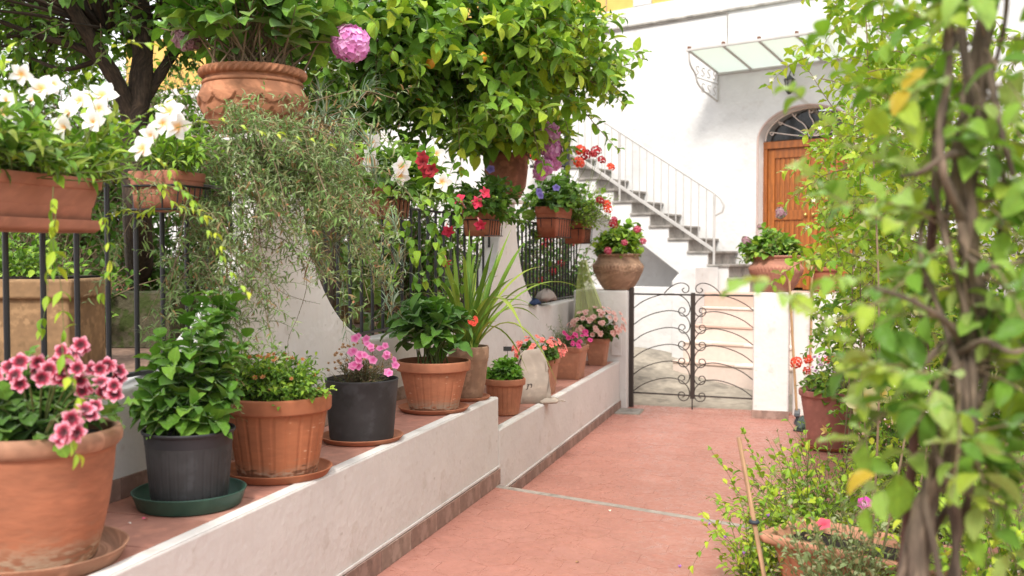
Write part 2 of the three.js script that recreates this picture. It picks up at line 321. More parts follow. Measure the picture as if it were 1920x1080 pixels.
const tinted = (g, c) => { const h = g.clone(), n = g.attributes.position.count, a = new Float32Array(n * 3); for (let i = 0; i < n; i++) a.set(c, i * 3); h.setAttribute('color', new THREE.BufferAttribute(a, 3)); return h; };
// many florets on a dome of radius R, facing +y
function head(fg, n, R, { squash = 0.8, from = -0.3, cols = [[1, 1, 1]] } = {}) {
  const items = [];
  for (let i = 0; i < n; i++) { const y = 1 - (1 - from) * (i + 0.5) / n, a = i * 2.39996, s = Math.sqrt(1 - y * y), d = V(Math.cos(a) * s, y, Math.sin(a) * s); const p = V(d.x * R, d.y * R * squash, d.z * R).multiplyScalar(rr(0.84, 1.08)); const dd = d.clone().add(V(rr(-0.4, 0.4), rr(-0.4, 0.4), rr(-0.4, 0.4))); items.push({ m: basis(p, V(rr(-1, 1), rr(-1, 1), rr(-1, 1)).cross(dd), dd, 1, 1, 1), g: fg, c: pick(cols) }); }
  return bake(items);
}
function flower(t, name, g, p, dir, s = 1, m = petalMat, spin = rnd() * 6) {
  const o = mesh(name, g, m, t); o.position.copy(V(p)).sub(t.position); o.quaternion.setFromUnitVectors(V(0, 1, 0), V(dir).normalize()); o.rotateY(spin); o.scale.setScalar(s); return o;
}
// blooms on the fence side of the path turn towards the open path
const facing = (up = 0.4, j = 0.5) => [0.55 + rr(-j, j), up + rr(-j, j) * 0.6, 0.8 + rr(-j, j)];

// ---------------------------------------------------------------- ground, terrace, path
structure('ground', metreUV(new THREE.PlaneGeometry(300, 300).rotateX(-PI / 2)), mat([0.3, 0.26, 0.2], 0.95, { map: T.concrete }), [0, -0.6, 0]);

// path: two levels of hexagonal cement tiles, a marble nosing on the step between them
const STEP = (x) => 5.488 - (x + 1.731) * 0.319;            // z (negated) of the step edge
const tileMats = [[0.44, 0.19, 0.146], [0.448, 0.195, 0.15], [0.434, 0.186, 0.143], [0.452, 0.2, 0.155], [0.44, 0.191, 0.148]].map((c) => mat(c, 1.0, { map: T.floor, roughnessMap: rep(T.grain, 2), bumpMap: T.grain, bumpScale: 0.0008 }));
const grout = mat([0.58, 0.3, 0.235], 0.8, { map: T.floor });
function clipPoly(poly, inside) { // inside(x, z) > 0 keeps
  const o = [];
  for (let i = 0; i < poly.length; i++) {
    const a = poly[i], b = poly[(i + 1) % poly.length], fa = inside(...a), fb = inside(...b);
    if (fa > 0) o.push(a);
    if ((fa > 0) !== (fb > 0)) { const t = fa / (fa - fb); o.push([lerp(a[0], b[0], t), lerp(a[1], b[1], t)]); }
  }
  return o;
}
function slabFrom(poly, y0, y1) { // poly in x, s (s = -z), counter-clockwise in x,s
  const sh = new THREE.Shape(poly.map(([x, s]) => new THREE.Vector2(x, s)));
  const g = new THREE.ExtrudeGeometry(sh, { depth: y1 - y0, bevelEnabled: false }); g.rotateX(-PI / 2); g.translate(0, y0, 0); return metreUV(g);
}
function hexFloor(name, y, x0, x1, s0, s1, cut, label) {
  const base = structure(name, slabFrom(cut ? cut([[x0, s0], [x1, s0], [x1, s1], [x0, s1]]) : [[x0, s0], [x1, s0], [x1, s1], [x0, s1]], y - 0.3, y - 0.0014), grout);
  tag(base, label);
  const R = 0.118, w = R * Math.sqrt(3), cells = [];
  for (let j = 0; j * R * 1.5 < s1 - s0 + R; j++) for (let i = 0; i * w < x1 - x0 + w; i++) cells.push([x0 + i * w + (j % 2) * w / 2, s0 + j * R * 1.5]);
  const whole = []; for (let k = 0; k < 3; k++) whole.push(null);
  const rest = [];
  cells.map(([cx, cs]) => ({ cx, cs, d: Math.hypot(cx - 0, cs) })).sort((a, b) => a.d - b.d).forEach(({ cx, cs }, n) => {
    let poly = Array.from({ length: 6 }, (_, k) => { const a = PI / 6 + k * PI / 3; return [cx + Math.cos(a) * (R - 0.0008), cs + Math.sin(a) * (R - 0.0008)]; });
    for (const f of [(x) => x - x0, (x) => x1 - x, (x, s) => s - s0, (x, s) => s1 - s]) poly = poly.length ? clipPoly(poly, f) : poly;
    if (cut && poly.length) poly = cut(poly);
    if (poly.length < 3) return;
    const g = slabFrom(poly, y - 0.02, y + rr(-0.0006, 0.0006));
    const vis = cs > 3.2 && cx < 0.25 && cx > -1.8 && n < 1e9;
    if (vis && hexFloor.count < 300) { hexFloor.count++; mesh('tile', g, pick(tileMats), base); } else rest.push(g);
  });
  if (rest.length) tag(mesh('tiling', merge(rest), tileMats[0], base), null, null, null, 'stuff');
}
hexFloor.count = 0;
hexFloor('upper_path', 0, -1.736, 1.5, -1.5, 6.2, (p) => clipPoly(p, (x, s) => STEP(x) - 0.055 - s), 'upper terracotta coloured path paved with worn hexagonal tiles');
hexFloor.count = 0;
hexFloor('lower_path', -0.13, -1.736, 1.5, 4.2, 9.62, (p) => clipPoly(p, (x, s) => s - STEP(x) - 0.004), 'lower terracotta coloured path leading to the iron gate');
{
  const g = extrude([[-1.73, 0], [1.5, 0], [1.5, 0.032], [-1.73, 0.032]], 0.055, 0.004);
  const m = structure('step_nosing', slabFrom([[-1.736, STEP(-1.736) - 0.0545], [1.5, STEP(1.5) - 0.0545], [1.5, STEP(1.5)], [-1.736, STEP(-1.736)]], -0.03, 0.002), mat([0.5, 0.45, 0.42], 0.6, { map: T.concrete }));
  structure('step_riser', slabFrom([[-1.736, STEP(-1.736) - 0.05], [1.5, STEP(1.5) - 0.05], [1.5, STEP(1.5) - 0.006], [-1.736, STEP(-1.736) - 0.006]], -0.5, -0.031), tileMats[0]);
}
// drain cover by the ledge and the hole above it
{
  const t = thing('drain_cover', 'small grey square drain cover set in the lower path beside the ledge', 'drain cover', [-1.611, -0.13, -9.188], 0.02);
  mesh('plate', at(box(0.22, 0.012, 0.3, 0.003), 0, 0.004, 0), MT.stone, t); mesh('frame', at(box(0.24, 0.006, 0.32, 0.002), 0, 0.001, 0), MT.concrete, t);
}
// yard beyond the gate: rising concrete ramp
{
  const pts = [[-3.2, 9.62, -0.13], [1.5, 9.62, -0.13], [1.5, 13.6, 0.2], [-3.2, 13.6, 0.2]];
  const N = 16, pos = [], idx = [], uv = [];
  for (let j = 0; j <= N; j++) for (let i = 0; i <= N; i++) { const x = lerp(-3.2, 1.6, i / N), s = lerp(9.62, 15, j / N); const y = -0.13 + sm(9.9, 12.3, s) * 0.3 * sm(-0.4, -1.9, x) + 0.008 * Math.sin(x * 5) * sm(9.7, 10, s); pos.push(x, y, -s); uv.push(x * 0.7, s * 0.7); }
  for (let j = 0; j < N; j++) for (let i = 0; i < N; i++) { const o = j * (N + 1) + i; idx.push(o, o + 1, o + N + 1, o + 1, o + N + 2, o + N + 1); }
  const g = new THREE.BufferGeometry(); g.setAttribute('position', new THREE.Float32BufferAttribute(pos, 3)); g.setAttribute('uv', new THREE.Float32BufferAttribute(uv, 2)); g.setIndex(idx); g.computeVertexNormals();
  structure('yard', g, MT.concrete);
}
structure('garden_terrace', metreUV(new THREE.BoxGeometry(14, 1.3, 20)), mat([0.3, 0.19, 0.14], 0.9, { map: T.clayOld, bumpMap: T.grain, bumpScale: 0.003 }), [-9.41, 0.05, -6]);

// ---------------------------------------------------------------- the tiled ledge along the path
const ledgeTileMats = [[0.55, 0.25, 0.185], [0.58, 0.285, 0.215], [0.52, 0.235, 0.17], [0.56, 0.27, 0.2]].map((c) => mat(c, 0.7, { map: T.clay, bumpMap: T.grain, bumpScale: 0.001 }));
const skirtMats = [[0.4, 0.27, 0.225], [0.43, 0.28, 0.23], [0.37, 0.245, 0.205], [0.45, 0.32, 0.265]].map((c) => mat(c, 0.8, { map: T.clayOld, bumpMap: T.grain, bumpScale: 0.001 }));
function ledge(name, label, s0, s1, top, floor, skirtH) {
  const t = thing(name, label, 'ledge', [-1.74, floor, -s0]), h = top - floor, len = s1 - s0;
  mesh('plaster_front', at(box(0.06, h + 0.003, len, 0.012, 3), -0.03, h / 2 + 0.0015, -len / 2), MT.plasterWarm, t);
  mesh('core', at(box(0.45, h - 0.022, len - 0.006, 0.002), -0.2865, (h - 0.022) / 2, -len / 2), MT.concrete, t);
  const step = 0.3;
  for (let a = 0; a < len - 0.05; a += step) for (let r = 0; r < 2; r++) {
    const l = Math.min(step, len - a);
    mesh('tile', at(box(0.222, 0.02, l - 0.005, 0.003), -0.0635 - 0.112 - r * 0.2265, h - 0.0112 + rr(-0.001, 0.001), -a - l / 2), pick(ledgeTileMats), t);
  }
  for (let a = 0; a < len - 0.02; a += 0.33) { const l = Math.min(0.33, len - a), u = skirtH + rr(-0.002, 0.002); mesh('skirting_tile', at(box(0.012, u, l - 0.003, 0.002), 0.006, u / 2, -a - l / 2), pick(skirtMats), t); }
  mesh('plaster_drip', at(box(0.007, 0.014, len, 0.003, 2), 0.0035, skirtH + 0.01, -len / 2), MT.plasterWarm, t);
  return t;
}
ledge('ledge', 'higher white plastered ledge topped with terracotta tiles and the larger pots', 1.2, 5.53, 0.51, 0, 0.092);
ledge('ledge', 'lower white plastered ledge with peeling paint leading to the gate', 5.53, 9.4, 0.315, -0.13, 0.07);

// ---------------------------------------------------------------- scalloped wall behind the ledge
const PIL = [3.96, 7.45, 11.2], PTOP = [1.83, 1.745, 1.83];
function wallTop(s) {
  let y = 0.885;
  for (const [k, c] of PIL.entries()) { const d = Math.abs(s - c); if (d < 0.19) y = PTOP[k]; else if (d < 1.05) { const q = 1 - (d - 0.19) / 0.86; y = Math.max(y, 0.885 + 0.86 * (1 - Math.sqrt(Math.max(0, 1 - q * q)))); } }
  return y;
}
{
  const t = thing('scalloped_wall', 'white plastered garden wall swept up into pillars between the railings', 'wall', [-2.26, 0, 0]);
  const pts = [[0.6, -0.3], [10.3, -0.3]];
  for (let i = 0; i <= 330; i++) { const s = 10.3 - i / 330 * 9.7; pts.push([s, wallTop(s)]); }
  for (const c of PIL.slice(0, 2)) for (const k of [-0.19, 0.19]) pts.push(null);
  const clean = pts.filter(Boolean);
  const g = extrude(clean, 0.13, 0.012); g.rotateY(PI / 2); g.translate(-0.13, 0, 0);
  mesh('wall_body', g, MT.plaster, t);
  for (const [s0, s1, y] of [[1.2, 5.53, 0.51], [5.53, 9.39, 0.315]]) for (let a = s0; a < s1 - 0.02; a += 0.33) { const l = Math.min(0.33, s1 - a); mesh('skirting_tile', at(box(0.012, 0.072, l - 0.003, 0.002), 0.006, y + 0.036, -a - l / 2), pick(skirtMats), t); }
  for (const k of [0, 1]) mesh('pillar_cap', at(box(0.24, 0.03, 0.46, 0.008, 2), -0.066, PTOP[k] + 0.0135, -PIL[k]), MT.plaster, t);
}
// railings between the pillars
function railing(label, s0, s1, gap, yb, yt) {
  const t = thing('iron_railing', label, 'railing', [-2.335, yb, -s0], 0, 'railings on the garden wall'), h = yt - yb;
  for (let s = s0 + gap / 2; s < s1; s += gap) { const b = Math.max(0, wallTop(s) + 0.012 - yb); if (h - b > 0.1) mesh('bar', at(new THREE.CylinderGeometry(0.0095, 0.0095, h - b, 7), 0, (h + b) / 2, -(s - s0)), MT.iron, t); }
  mesh('top_rail', at(box(0.03, 0.012, s1 - s0, 0.003), 0, h, -(s1 - s0) / 2), MT.iron, t);
  let a = s0; while (wallTop(a) > 0.93) a += 0.02; let b = s1; while (wallTop(b) > 0.93) b -= 0.02;
  mesh('bottom_rail', at(box(0.032, 0.014, b - a, 0.003), 0, 0.03, -((a + b) / 2 - s0)), MT.iron, t);
  return t;
}
railing('black iron railing of wide set bars behind the red and white geranium', 1.0, 3.75, 0.1525, 0.885, 1.62);
railing('black iron railing between the two swept pillars behind the strap leaved plant', 4.17, 7.24, 0.14, 0.885, 1.62);
railing('black iron railing of close bars beside the gate end of the wall', 7.66, 10.2, 0.12, 0.885, 1.62);

// ---------------------------------------------------------------- gate, its pillars, low walls
{
  const t = thing('gate_pillar', 'white plastered block at the end of the ledge carrying a lattice pot', 'pillar', [-1.935, -0.4, -9.6]);
  mesh('plaster_body', at(box(0.53, 1.395, 0.4, 0.02, 3), 0, 0.6975, 0), MT.plaster, t);
  mesh('meter_cover', at(box(0.1, 0.2, 0.012, 0.012, 2), 0.16, 0.87, 0.204), MT.plaster, t);
}
{
  const t = thing('gate_pillar', 'white plastered pillar on the broom side of the gate', 'pillar', [-0.335, -0.4, -9.36]);
  mesh('plaster_body', at(box(0.31, 1.4, 0.42, 0.02, 3), 0, 0.7, 0), MT.plaster, t);
  mesh('skirting_tile', at(box(0.32, 0.075, 0.012, 0.002), 0, 0.307, 0.2165), skirtMats[0], t);
}
{
  const t = thing('low_wall', 'low white wall running on from the broom side gate pillar', 'wall', [0.6, -0.4, -9.52]);
  mesh('plaster_body', at(box(1.5, 1.385, 0.2, 0.015, 2), 0, 0.6925, 0), MT.plaster, t);
}
{
  const t = thing('iron_gate', 'low black wrought iron double gate with fanned arcs and scrolls', 'gate', [-1.648, -0.13, -9.5], -0.1), W = 1.155, mid = 0.575;
  mesh('hinge_post', at(box(0.042, 1.15, 0.042, 0.004), 0, 0.575, 0), MT.ironBrown, t);
  mesh('meeting_stile', at(box(0.04, 1.0, 0.03, 0.004), mid + 0.02, 0.61, 0), MT.ironBrown, t);
  mesh('drop_bolt', at(new THREE.CylinderGeometry(0.006, 0.006, 0.16, 8), mid + 0.02, 0.09, 0.01), MT.ironBrown, t);
  const arc = [[0, 0], [0.09, 0.066], [0.22, 0.12], [0.35, 0.142], [0.45, 0.122], [0.515, 0.06], [0.53, -0.01], [0.5, -0.062], [0.45, -0.062], [0.425, -0.022], [0.445, 0.012], [0.478, 0.006], [0.484, -0.022], [0.466, -0.034]];
  for (const side of [1, -1]) {
    const x0 = side > 0 ? 0.021 : W, k = side * (side > 0 ? 1 : 1.0);
    mesh('top_rail', at(box(mid - 0.02, 0.016, 0.02, 0.003), x0 + k * mid / 2 - k * 0.01, 1.09, 0), MT.ironBrown, t);
    mesh('bottom_rail', at(box(mid - 0.02, 0.014, 0.02, 0.003), x0 + k * mid / 2 - k * 0.01, 0.14, 0), MT.ironBrown, t);
    for (let i = 0; i < 6; i++) mesh('scroll_bar', rod(arc.map(([x, y]) => [x0 + k * x * 1.03, 0.155 + i * 0.16 + y, 0]), 0.0052, 6, 60), MT.ironBrown, t);
    mesh('scroll_finial', rod([[0.30, 0], [0.34, 0.045], [0.41, 0.09], [0.48, 0.1], [0.53, 0.07], [0.53, 0.025], [0.495, 0.01], [0.47, 0.035], [0.49, 0.055]].map(([x, y]) => [x0 + k * x, 1.1 + y, 0]), 0.0052, 6, 40), MT.ironBrown, t);
  }
}

// ---------------------------------------------------------------- the house (its own frame: x along the wall, z out of it)
const HP = [-1.195, 0, -13.35], HT = -0.3774;
{
  const t = thing('house', 'white plastered house with ochre upper storey and arched wooden door', 'house', HP, HT);
  const s = new THREE.Shape([[-14, -0.6], [7, -0.6], [7, 4.76], [-14, 4.76]].map((p) => new THREE.Vector2(...p)));
  const door = new THREE.Path(), x0 = 0.585, x1 = 1.82, sp = 2.775, cx = (x0 + x1) / 2, rx = (x1 - x0) / 2, ry = 0.4;
  door.moveTo(x0, 0.7); door.lineTo(x1, 0.7); door.lineTo(x1, sp); door.absellipse(cx, sp, rx, ry, 0, PI, false); door.lineTo(x0, 0.7); s.holes.push(door);
  const g = new THREE.ExtrudeGeometry(s, { depth: 0.35, bevelEnabled: true, bevelSize: 0.012, bevelThickness: 0.012, bevelSegments: 2, curveSegments: 24, bevelOffset: -0.012 }); g.translate(0, 0, -0.362);
  mesh('wall', metreUV(g), MT.house, t);
  // ochre upper storey with a white strip
  mesh('upper_wall', at(box(3.5, 4, 0.3, 0), -3.045, 6.762, -0.17), MT.yellow, t);
  mesh('upper_wall', at(box(8.0, 4, 0.3, 0), 3.0, 6.762, -0.17), MT.yellow, t);
  mesh('white_strip', at(box(0.282, 4, 0.32, 0.004), -1.15, 6.763, -0.16), MT.house, t);
  mesh('ledge_moulding', at(box(20, 0.03, 0.035, 0.006), -3.4, 4.5, 0.0176), mat([0.5, 0.49, 0.47], 0.8, { map: T.concrete }), t);
  mesh('cable', rod([[-6, 4.475, 0.02], [-2, 4.47, 0.02], [0.145, 4.47, 0.02], [0.146, 4.46, 0.02], [0.147, 3.98, 0.02]], 0.007, 6), MT.stone, t);
  mesh('cable', rod([[-1.72, 6, 0.02], [-1.72, 4.52, 0.02]], 0.006, 6), MT.stone, t);
  // door
  const dm = mat([0.46, 0.155, 0.03], 0.5, { map: T.wood, clearcoat: 0.25, clearcoatRoughness: 0.35 }), dm2 = mat([0.4, 0.13, 0.026], 0.5, { map: T.wood, clearcoat: 0.25, clearcoatRoughness: 0.35 });
  const d = new THREE.Group(); d.name = 'door'; d.position.set(cx, 0.885, -0.2); t.add(d);
  const H = sp - 0.885 - 0.03;
  mesh('lintel', at(box(2 * rx, 0.09, 0.1, 0.004), 0, H - 0.012, 0.01), dm2, d);
  for (const k of [-1, 1]) {
    mesh('jamb', at(box(0.05, H, 0.1, 0.004), k * (rx - 0.025), H / 2 - 0.06, 0.01), dm2, d);
    const w = rx - 0.058; const c = k * (w / 2 + 0.003);
    mesh('stile', at(box(0.085, H - 0.07, 0.06, 0.004), c - w / 2 + 0.043, H / 2 - 0.03, 0), dm, d); mesh('stile', at(box(0.085, H - 0.07, 0.06, 0.004), c + w / 2 - 0.043, H / 2 - 0.03, 0), dm, d);
    for (const y of [0.09, 0.95, H - 0.12]) mesh('rail', at(box(w - 0.172, 0.12, 0.056, 0.004), c, y, 0), dm2, d);
    for (let i = 0; i < 6; i++) { const pw = (w - 0.172) / 6; mesh('plank', at(box(pw - 0.004, H - 0.2, 0.03, 0.006, 2), c - (w - 0.172) / 2 + pw * (i + 0.5), H / 2 - 0.02, -0.004 + 0.001 * (i % 2)), i % 2 ? dm : dm2, d); }
    mesh('handle', at(new THREE.SphereGeometry(0.025, 12, 8), k * 0.05, 0.95, 0.06), mat([0.5, 0.36, 0.12], 0.35, { metalness: 0.8 }), d);
  }
  const f = new THREE.Group(); f.name = 'fanlight'; f.position.set(cx, sp + 0.02, -0.19); t.add(f);
  const gs = new THREE.Shape(); gs.moveTo(-rx, 0); gs.lineTo(rx, 0); gs.absellipse(0, 0, rx, ry - 0.02, 0, PI, false);
  mesh('pane', new THREE.ShapeGeometry(gs, 24), mat([0.86, 0.88, 0.88], 0.08, { transmission: 1 }), f, [0, 0, -0.02]);
  const grille = mat([0.72, 0.62, 0.55], 0.6);
  for (let k = -3; k <= 3; k++) { const a = PI / 2 - k * 0.42, c = Math.cos(a), q = Math.sin(a), R = 0.88; mesh('grille_scroll', rod([[0.02 * k, 0.02, 0.01], [c * rx * 0.45 + q * 0.03, q * ry * 0.45, 0.01], [c * rx * R * 0.8 - q * 0.02, q * ry * R * 0.8, 0.01], [c * rx * R - 0.03, q * ry * R, 0.01], [c * rx * R, q * ry * R - 0.04, 0.01], [c * rx * R + 0.025, q * ry * R - 0.01, 0.01]], 0.007, 6, 30), grille, f); }
  const arch = Array.from({ length: 25 }, (_, i) => { const a = PI - i / 24 * PI; return [Math.cos(a) * (rx - 0.012), Math.sin(a) * (ry - 0.02), 0.012]; });
  mesh('arch_frame', rod(arch, 0.012, 6), grille, f);
  // hall behind the door: walls, floor, ceiling and back
  const hall = new THREE.Group(); hall.name = 'hall'; hall.position.set(cx, 0.7, -0.37); t.add(hall);
  for (const k of [-1, 1]) mesh('wall', at(box(0.1, 2.8, 2.4, 0), k * 0.95, 1.4, -1.2), MT.concrete, hall);
  mesh('wall', at(box(2.0, 2.8, 0.1, 0), 0, 1.4, -2.46), MT.concrete, hall); mesh('floor', at(box(2.0, 0.1, 2.4, 0), 0, -0.06, -1.2), MT.stone, hall); mesh('ceiling', at(box(2.0, 0.1, 2.4, 0), 0, 2.86, -1.2), MT.concrete, hall);
  mesh('door_surround', rod([[x0 - 0.012, 0.885, 0.003], [x0 - 0.012, sp, 0.003], ...Array.from({ length: 25 }, (_, i) => { const a = PI - i / 24 * PI; return [cx + Math.cos(a) * (rx + 0.012), sp + Math.sin(a) * (ry + 0.012), 0.003]; }), [x1 + 0.012, 0.885, 0.003]], 0.014, 6), mat([0.55, 0.42, 0.38], 0.8, { map: T.plaster }), t);
}
{ // glazed canopy over the door
  const t = thing('glass_canopy', 'pale green glass canopy with white iron frame and scroll bracket over the door', 'canopy', HP, HT);
  const u0 = 0.01, u1 = 2.33, n = 5, w = (u1 - u0) / n, yw = 3.715, yf = 3.88, out = 0.8, a = Math.atan2(yf - yw, out), L = Math.hypot(out, yf - yw);
  const glass = mat([0.87, 0.945, 0.915], 0.92, { transmission: 0.6 });
  for (let i = 0; i < n; i++) { const g = new THREE.BoxGeometry(w - 0.03, 0.006, L - 0.02); g.rotateX(-a); mesh('glass_pane', at(g, u0 + w * (i + 0.5), (yw + yf) / 2, out / 2), glass, t); }
  for (let i = 0; i <= n; i++) { const g = box(0.026, 0.03, L, 0.003); g.rotateX(-a); mesh('rafter', at(g, u0 + w * i, (yw + yf) / 2 - 0.004, out / 2), MT.whiteIron, t); mesh('rusty_clip', at(box(0.035, 0.035, 0.05, 0.006), u0 + w * i, yf + 0.028, out - 0.01), MT.rust, t); }
  mesh('front_bar', at(box(u1 - u0 + 0.06, 0.03, 0.03, 0.004), (u0 + u1) / 2, yf - 0.004, out + 0.012), MT.whiteIron, t);
  mesh('wall_bar', at(box(u1 - u0 + 0.06, 0.03, 0.02, 0.004), (u0 + u1) / 2, yw - 0.022, 0.012), MT.whiteIron, t);
  for (const u of [u0, u1]) {
    const b = new THREE.Group(); b.name = 'scroll_bracket'; b.position.set(u, 0, 0); t.add(b);
    mesh('wall_bar', rod([[0, 3.7, 0.015], [0, 3.34, 0.015]], 0.011, 6), MT.whiteIron, b);
    mesh('curved_bar', rod([[0, 3.86, 0.8], [0, 3.72, 0.77], [0, 3.6, 0.62], [0, 3.52, 0.58], [0, 3.44, 0.45], [0, 3.38, 0.2], [0, 3.34, 0.02]], 0.012, 6, 30), MT.whiteIron, b);
    mesh('cross_bar', rod([[0, 3.56, 0.02], [0, 3.57, 0.6]], 0.007, 6), MT.whiteIron, b);
    for (let k = 0; k < 7; k++) { const z = 0.1 + (k % 4) * 0.16, y = (k < 4 ? 3.66 : 3.47) - (k < 4 ? 0 : 0.01), s = 0.045; mesh('scroll', rod([[0, y + s, z - s], [0, y + s * 1.2, z], [0, y + s * 0.5, z + s * 0.7], [0, y, z], [0, y - s * 0.5, z - s * 0.7], [0, y - s * 1.2, z], [0, y - s, z + s]], 0.006, 5, 24), MT.whiteIron, b); }
  }
}
{ // lantern under the canopy
  const t = thing('wall_lantern', 'small black iron lantern hanging beside the arched door', 'lantern', HP, HT), [u, y] = [1.049, 3.421, 0.15];
  mesh('arm', rod([[u, y + 0.14, 0.01], [u, y + 0.2, 0.08], [u, y + 0.13, 0.15]], 0.008, 6, 12), MT.iron, t);
  mesh('roof', at(new THREE.ConeGeometry(0.075, 0.07, 6), u, y + 0.1, 0.15), MT.iron, t);
  mesh('glass', at(new THREE.CylinderGeometry(0.055, 0.04, 0.14, 6), u, y, 0.15), mat([0.25, 0.25, 0.22], 0.2), t);
  for (let k = 0; k < 6; k++) { const a = k / 6 * 2 * PI; mesh('bar', rod([[u + Math.sin(a) * 0.058, y + 0.07, 0.15 + Math.cos(a) * 0.058], [u + Math.sin(a) * 0.043, y - 0.07, 0.15 + Math.cos(a) * 0.043]], 0.005, 5), MT.iron, t); }
  mesh('base', at(new THREE.CylinderGeometry(0.045, 0.02, 0.04, 6), u, y - 0.09, 0.15), MT.iron, t);
}
{ // stone staircase along the house
  const t = thing('staircase', 'outdoor staircase of grey stone treads with white plastered sides', 'staircase', HP, HT);
  const n = 13, rise = 0.1645, run = 0.277, ub = 0.84, yb = 0.885, side = [];
  for (let k = 0; k < n; k++) { const u = ub - k * run, y = yb + (k + 1) * rise; side.push([u, y - rise - 0.03], [u, y - 0.03]); }
  const uL = ub - n * run, yL = yb + n * rise; side.push([uL, yL - 0.03]);
  const low = (u) => 1.035 - 0.679 * (u - 0.003);
  side.push([uL, low(uL)], [0.003, low(0.003)], [0.2, 0.9], [0.2, 0.1], [ub, 0.1]);
  const g = extrude(side.reverse(), 0.03, 0.004); mesh('plaster_side', at(g, 0, 0, 0.77), MT.house, t);
  mesh('stringer_band', at(extrude([[uL, low(uL)], [0.003, low(0.003)], [0.09, 1.15], [uL, 1.15 - 0.638 * (uL - 0.09)]], 0.05, 0.006), 0, 0, 0.785), MT.house, t);
  mesh('soffit', at(extrude([[uL, low(uL) + 0.005], [0.003, low(0.003) + 0.005], [0.08, low(0.003) + 0.06], [uL, low(uL) + 0.12]], 0.72, 0.002), 0, 0, 0.045), MT.house, t);
  for (let k = 0; k < n; k++) {
    const u = ub - k * run, y = yb + (k + 1) * rise;
    mesh('riser', at(box(0.02, rise - 0.03, 0.76, 0), u - 0.0105, y - rise / 2 - 0.015, 0.395), MT.stone, t);
    mesh('tread', at(box(run + 0.035, 0.03, 0.82, 0.006, 2), u - run / 2 + 0.0165, y - 0.0145, 0.415), MT.stone, t);
  }
  mesh('wall_below', at(extrude([[-2.7, 0], [0.1, 0], [0.1, 0.97], [-2.7, 2.87]], 0.04, 0), 0, 0, 0.005), MT.house, t);
  // white parapet in front of the space below the stairs
  mesh('parapet', at(box(2.72, 1.5, 0.12, 0.012, 2), -0.92, 0.183, 1.15), MT.house, t);
  mesh('newel_block', at(extrude([[0.12, 0.932], [0.12, 1.02], [0.27, 1.18], [0.43, 1.18], [0.43, -0.3], [0.12, -0.3]].reverse(), 0.6, 0.012), 0.02, 0, 0.83), MT.house, t);
}
{ // front flight up to the door
  const t = thing('door_steps', 'short flight of pale terracotta steps rising to the wooden door', 'steps', HP, HT);
  const edges = [[1.149, 0.136, 1.98], [1.032, 0.341, 1.745], [0.916, 0.52, 1.51], [0.799, 0.72, 1.275]];
  edges.forEach(([, y, d], k) => {
    const dn = k < 3 ? edges[k + 1][2] : 1.2;
    mesh('step', at(box(1.9, y + 0.37 - 0.028, d - dn + 0.001, 0.004), 0.46 + 0.95, (y - 0.028 - 0.37) / 2, (d + dn) / 2 - 0.012), mat([0.76, 0.62, 0.54], 0.85, { map: T.floor }), t);
    for (let i = 0; i < 5; i++) mesh('tread_tile', at(box(0.376, 0.026, d - dn + 0.01, 0.005, 2), 0.46 + 0.19 + i * 0.38, y - 0.014, (d + dn) / 2 - 0.001), mat(pick([[0.74, 0.56, 0.47], [0.8, 0.68, 0.6], [0.7, 0.47, 0.38]]), 0.8, { map: T.floor }), t);
  });
  mesh('landing', at(box(3.2, 0.7, 1.19, 0.006), 2.05, 0.534, 0.598), MT.stepRed, t);
}
{ // stair rail
  const t = thing('stair_rail', 'white iron handrail with thin balusters on the outdoor staircase', 'handrail', HP, HT), d = 0.76;
  const top = (u) => 2.093 - 0.62 * (u - 0.352), bot = (u) => 1.383 - 0.62 * (u - 0.321);
  mesh('hand_bar', rod([[-2.7, top(-2.7), d], [0.352, top(0.352), d], [0.44, 2.02, d], [0.485, 1.93, d], [0.46, 1.86, d], [0.37, 1.82, d]], 0.014, 8), MT.whiteIron, t);
  mesh('foot_bar', at(extrude([[-2.7, bot(-2.7)], [-2.7, bot(-2.7) + 0.045], [0.352, bot(0.352) + 0.045], [0.352, bot(0.352)]].reverse(), 0.02, 0.003), 0, 0, d - 0.01), MT.whiteIron, t);
  for (let u = 0.352 - 0.107; u > -2.7; u -= 0.107) mesh('baluster', rod([[u, bot(u) + 0.04, d], [u, top(u), d]], 0.0065, 6), MT.whiteIron, t);
  mesh('newel_post', rod([[0.352, 1.205, d], [0.352, top(0.352), d]], 0.016, 8), MT.whiteIron, t);
  for (const u of [-1.02, -2.2]) mesh('newel_post', rod([[u, bot(u) - 0.2, d], [u, top(u), d]], 0.014, 8), MT.whiteIron, t);
}
// neighbour beyond the garden and the wall on the far side of the path's plants
{
  const t = thing('ochre_house', 'ochre plastered neighbouring house glimpsed through the citrus branches', 'house', [-15, 0, -22], 0.5);
  mesh('wall', at(box(3.2, 7, 0.4, 0), 0, 3.2, 0), MT.yellow, t);
  for (let k = 1; k < 2; k++) { const w = new THREE.Group(); w.name = 'window'; w.position.set(-2.2 + k * 2.2, 3.2, 0.2); t.add(w); mesh('frame', at(box(1.1, 1.6, 0.06, 0.01), 0, 0, 0.02), MT.whiteIron, w); mesh('pane', at(box(0.9, 1.4, 0.02, 0), 0, 0, 0.06), mat([0.08, 0.1, 0.11], 0.15), w); }
}
{
  const t = thing('side_wall', 'pale plastered boundary wall behind the climbing vine', 'wall', [1.75, -0.5, -6]);
  mesh('plaster_body', at(box(0.2, 2.6, 11, 0.02, 2), 0, 1.3, 0), MT.plaster, t);
}

